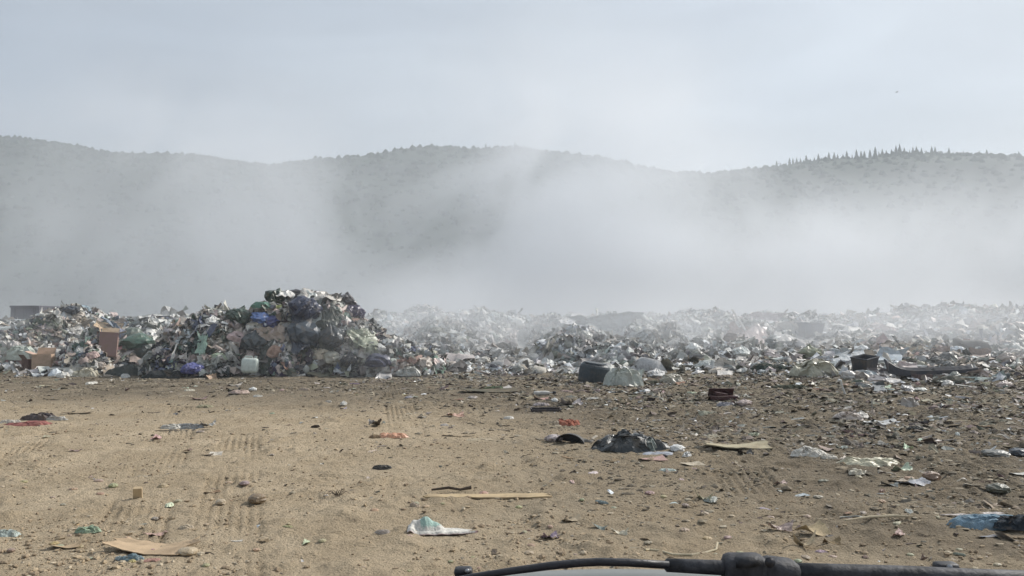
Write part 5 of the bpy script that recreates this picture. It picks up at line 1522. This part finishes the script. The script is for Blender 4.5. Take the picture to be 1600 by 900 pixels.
vpart("hinge_bolt", lambda bm: add_tube(bm, [va(1203, 879, .752), va(1203, 879, .762)], [.0045, .0045], 12), M_BLACK, wip)
vpart("cowl_bar", lambda bm: add_tube(bm, [va(1225, 894), va(1300, 896.5), va(1420, 900), va(1520, 905), va(1680, 910)], [.0085, .0088, .0090, .0092, .0092], 14), M_BLACKMETAL)
for (px_, py_, s_) in ((724, 893, 1.0), (1478, 887, 1.25)):
    nz_ = link("washer_nozzle", bm_mesh("washer_nozzle", lambda bm: (add_box(bm, (.017 * s_, .014, .008 * s_), va(px_, py_, .80), bev=.0032), add_tube(bm, [va(px_ - 3, py_ + 2, .80), va(px_ - 3, py_ + 22, .80)], [.0055 * s_, .007 * s_], 10)), M_BLACK, True), veh)
    link("jet", bm_mesh("washer_jet", lambda bm: add_tube(bm, [va(px_ + 6, py_ - 1, .785), va(px_ + 6, py_ - 1, .793)], .0022 * s_, 8), M_STEEL, True), nz_)


def shell(prof, hw, n_=60, crown=.02, mid=0.0):
    def build(bm):
        rows = []
        for y, z in prof:
            rows.append([bm.verts.new((hw * t, y - .05 * t * t, z - crown * (t * hw - mid) ** 2 / hw ** 2)) for t in np.linspace(-1, 1, n_)])
        for a, b in zip(rows, rows[1:]):
            for k in range(n_ - 1): bm.faces.new((a[k], a[k + 1], b[k + 1], b[k]))
    return build


# cowl under the wiper, pale bonnet edge in front of it, then the front panel falling to the bumper
zb = lambda d, py: at(800, py, d).z
vpart("cowl", shell([(-.06, zb(.74, 925)), (.0, zb(.80, 916)), (.03, zb(.83, 911)), (.034, zb(.834, 915))], .85, 60, .20, .12), M_BLACKMETAL)
vpart("bonnet", shell([(.037, zb(.837, 915)), (.045, zb(.845, 899)), (.075, zb(.875, 891.5)), (.12, zb(.92, 888.5)), (.17, zb(.97, 889)), (.22, zb(1.02, 893)), (.27, 1.53), (.30, 1.46), (.34, 1.2), (.36, .9), (.37, .72)], .85, 60, .20, .12), M_PAINT)
vpart("bumper", lambda bm: add_box(bm, (1.72, .14, .24), (0, .36, .58), bev=.03), M_BLACK)
for s_ in (-1, 1):
    hl = vpart("headlight", lambda bm: add_box(bm, (.26, .05, .16), (s_ * .64, .345, .98), bev=.02), M_STEEL)

# ------------------------------------------------------------------ smoke and haze
def box_object(name, lo, hi, mat, label=None, cat=None):
    bm = bmesh.new(); lo = Vector(lo); hi = Vector(hi)
    bmesh.ops.create_cube(bm, size=1)
    me = bpy.data.meshes.new(name)
    for v in bm.verts: v.co = Vector([lo[i] + (v.co[i] + .5) * (hi[i] - lo[i]) for i in range(3)])
    bm.to_mesh(me); bm.free(); me.materials.append(mat)
    return tag(link(name, me), label, cat, kind='stuff')


g = N("pale_haze")
pv = g.n('ShaderNodeVolumePrincipled', {'Color': c4(.82, .88, .95), 'Density': 0.00052, 'Anisotropy': .2})
g.t.links.new(pv.outputs[0], g.out.inputs['Volume'])
box_object("haze", (-1150, -60, -3), (1150, 1260, 215), g.m, "thin pale haze in the air over the whole site", "haze")

g = N("drifting_smoke")
geo = g.n('ShaderNodeNewGeometry'); P0 = geo.outputs['Position']
w1 = g.noise(P0, .028, 2, .5, 0, 'Color')
warp = g.vmath('MULTIPLY', g.vmath('SUBTRACT', w1, (.5, .5, .5)), (24, 18, 17))
PW = g.vmath('ADD', P0, warp)
sp = g.n('ShaderNodeSeparateXYZ', {0: PW}); s0 = g.n('ShaderNodeSeparateXYZ', {0: P0})
x_, y_, z_ = sp.outputs
y0_ = s0.outputs[1]; z0_ = s0.outputs[2]
shear = g.n('ShaderNodeCombineXYZ', {0: g.math('MULTIPLY', s0.outputs[2], -.35), 1: 0.0, 2: 0.0}).outputs[0]
nse = g.noise(g.vmath('MULTIPLY', g.vmath('ADD', PW, shear), (.9, .8, .9)), .07, 5, .60, .9)
tex = g.ramp(nse, .34, .68, .10, 2.0)


PN = g.vmath('ADD', P0, g.vmath('MULTIPLY', warp, (.2, .2, .10)))


def plume(cx, cy__, cz, sx_, sy_, sz_, amp):
    d = g.vmath('MULTIPLY', g.vmath('SUBTRACT', PW if cy__ > 60 else PN, (cx, cy__, cz)), (1 / sx_, 1 / sy_, 1 / sz_))
    q = g.vmath('DOT_PRODUCT', d, d, out=1)
    return g.math('MULTIPLY', g.math('EXPONENT', g.math('MULTIPLY', q, -1.0)), amp)


ybase = g.ramp(y_, 48, 74)
zfall = g.ramp(z_, 2.0, 15.5, 1.0, 0.0)
xf = g.ramp(x_, -45, -5, .25, 1.0)
base_ = g.math('MULTIPLY', g.math('MULTIPLY', g.math('MULTIPLY', ybase, zfall), xf), .040)
tot = base_
PLUMES = [  # x, y, z, radii, density: each a puff rising from a smouldering spot
    (-25, 80, 13, 13, 14, 8, .035), (8, 78, 12, 12, 15, 9, .050), (15, 80, 4, 20, 14, 6, .045), (3, 90, 19, 11, 11, 6, .045),
    (24, 82, 4, 11, 12, 5, .026), (53, 80, 9, 10, 14, 7, .042), (-12, 78, 5, 12, 12, 6, .026), (-50, 90, 9, 14, 14, 9, .010), (-50, 92, 19, 20, 12, 8, .014), (-30, 90, 24, 17, 10, 6, .012), (13, 92, 24, 14, 10, 5, .010),
    (6.5, 37, 1.6, 5, 2.5, 1.4, .30), (-1, 38.5, 1.8, 7, 3, 1.6, .20), (-21, 33, 1.0, 4, 3, 1.5, .15), (19, 31, .8, 6, 4, 1.2, .08), (27, 41, 1.6, 9, 6, 1.6, .040), (-14, 33.0, 1.2, 3, 2, 1.2, .10),
    (14, 37, 1.6, 7, 4, 1.4, .15), (-7, 27.5, 1.0, 8, 1.5, 1.6, .03)]
for pl in PLUMES:
    if pl[-1] > 0: tot = g.math('ADD', tot, plume(*pl))
dens = g.math('MULTIPLY', tot, tex)
# fade out before every face of the box
for sock, a_, b_ in ((s0.outputs[0], -88, -74), (y0_, 23, 27), (z0_, -1.0, 0.0)):
    dens = g.math('MULTIPLY', dens, g.ramp(sock, a_, b_))
for sock, a_, b_ in ((s0.outputs[0], 88, 74), (y0_, 128, 112), (z0_, 42, 33)):
    dens = g.math('MULTIPLY', dens, g.ramp(sock, b_, a_, 1.0, 0.0))
pv = g.n('ShaderNodeVolumePrincipled', {'Color': c4(.935, .957, .985), 'Density': dens, 'Anisotropy': .22})
g.t.links.new(pv.outputs[0], g.out.inputs['Volume'])
try: g.m.cycles.volume_sampling = 'MULTIPLE_IMPORTANCE'
except Exception: pass
box_object("smoke", (-90, 22, -1.5), (90, 130, 43), g.m, "grey white smoke drifting up behind and between the rubbish heaps", "smoke")
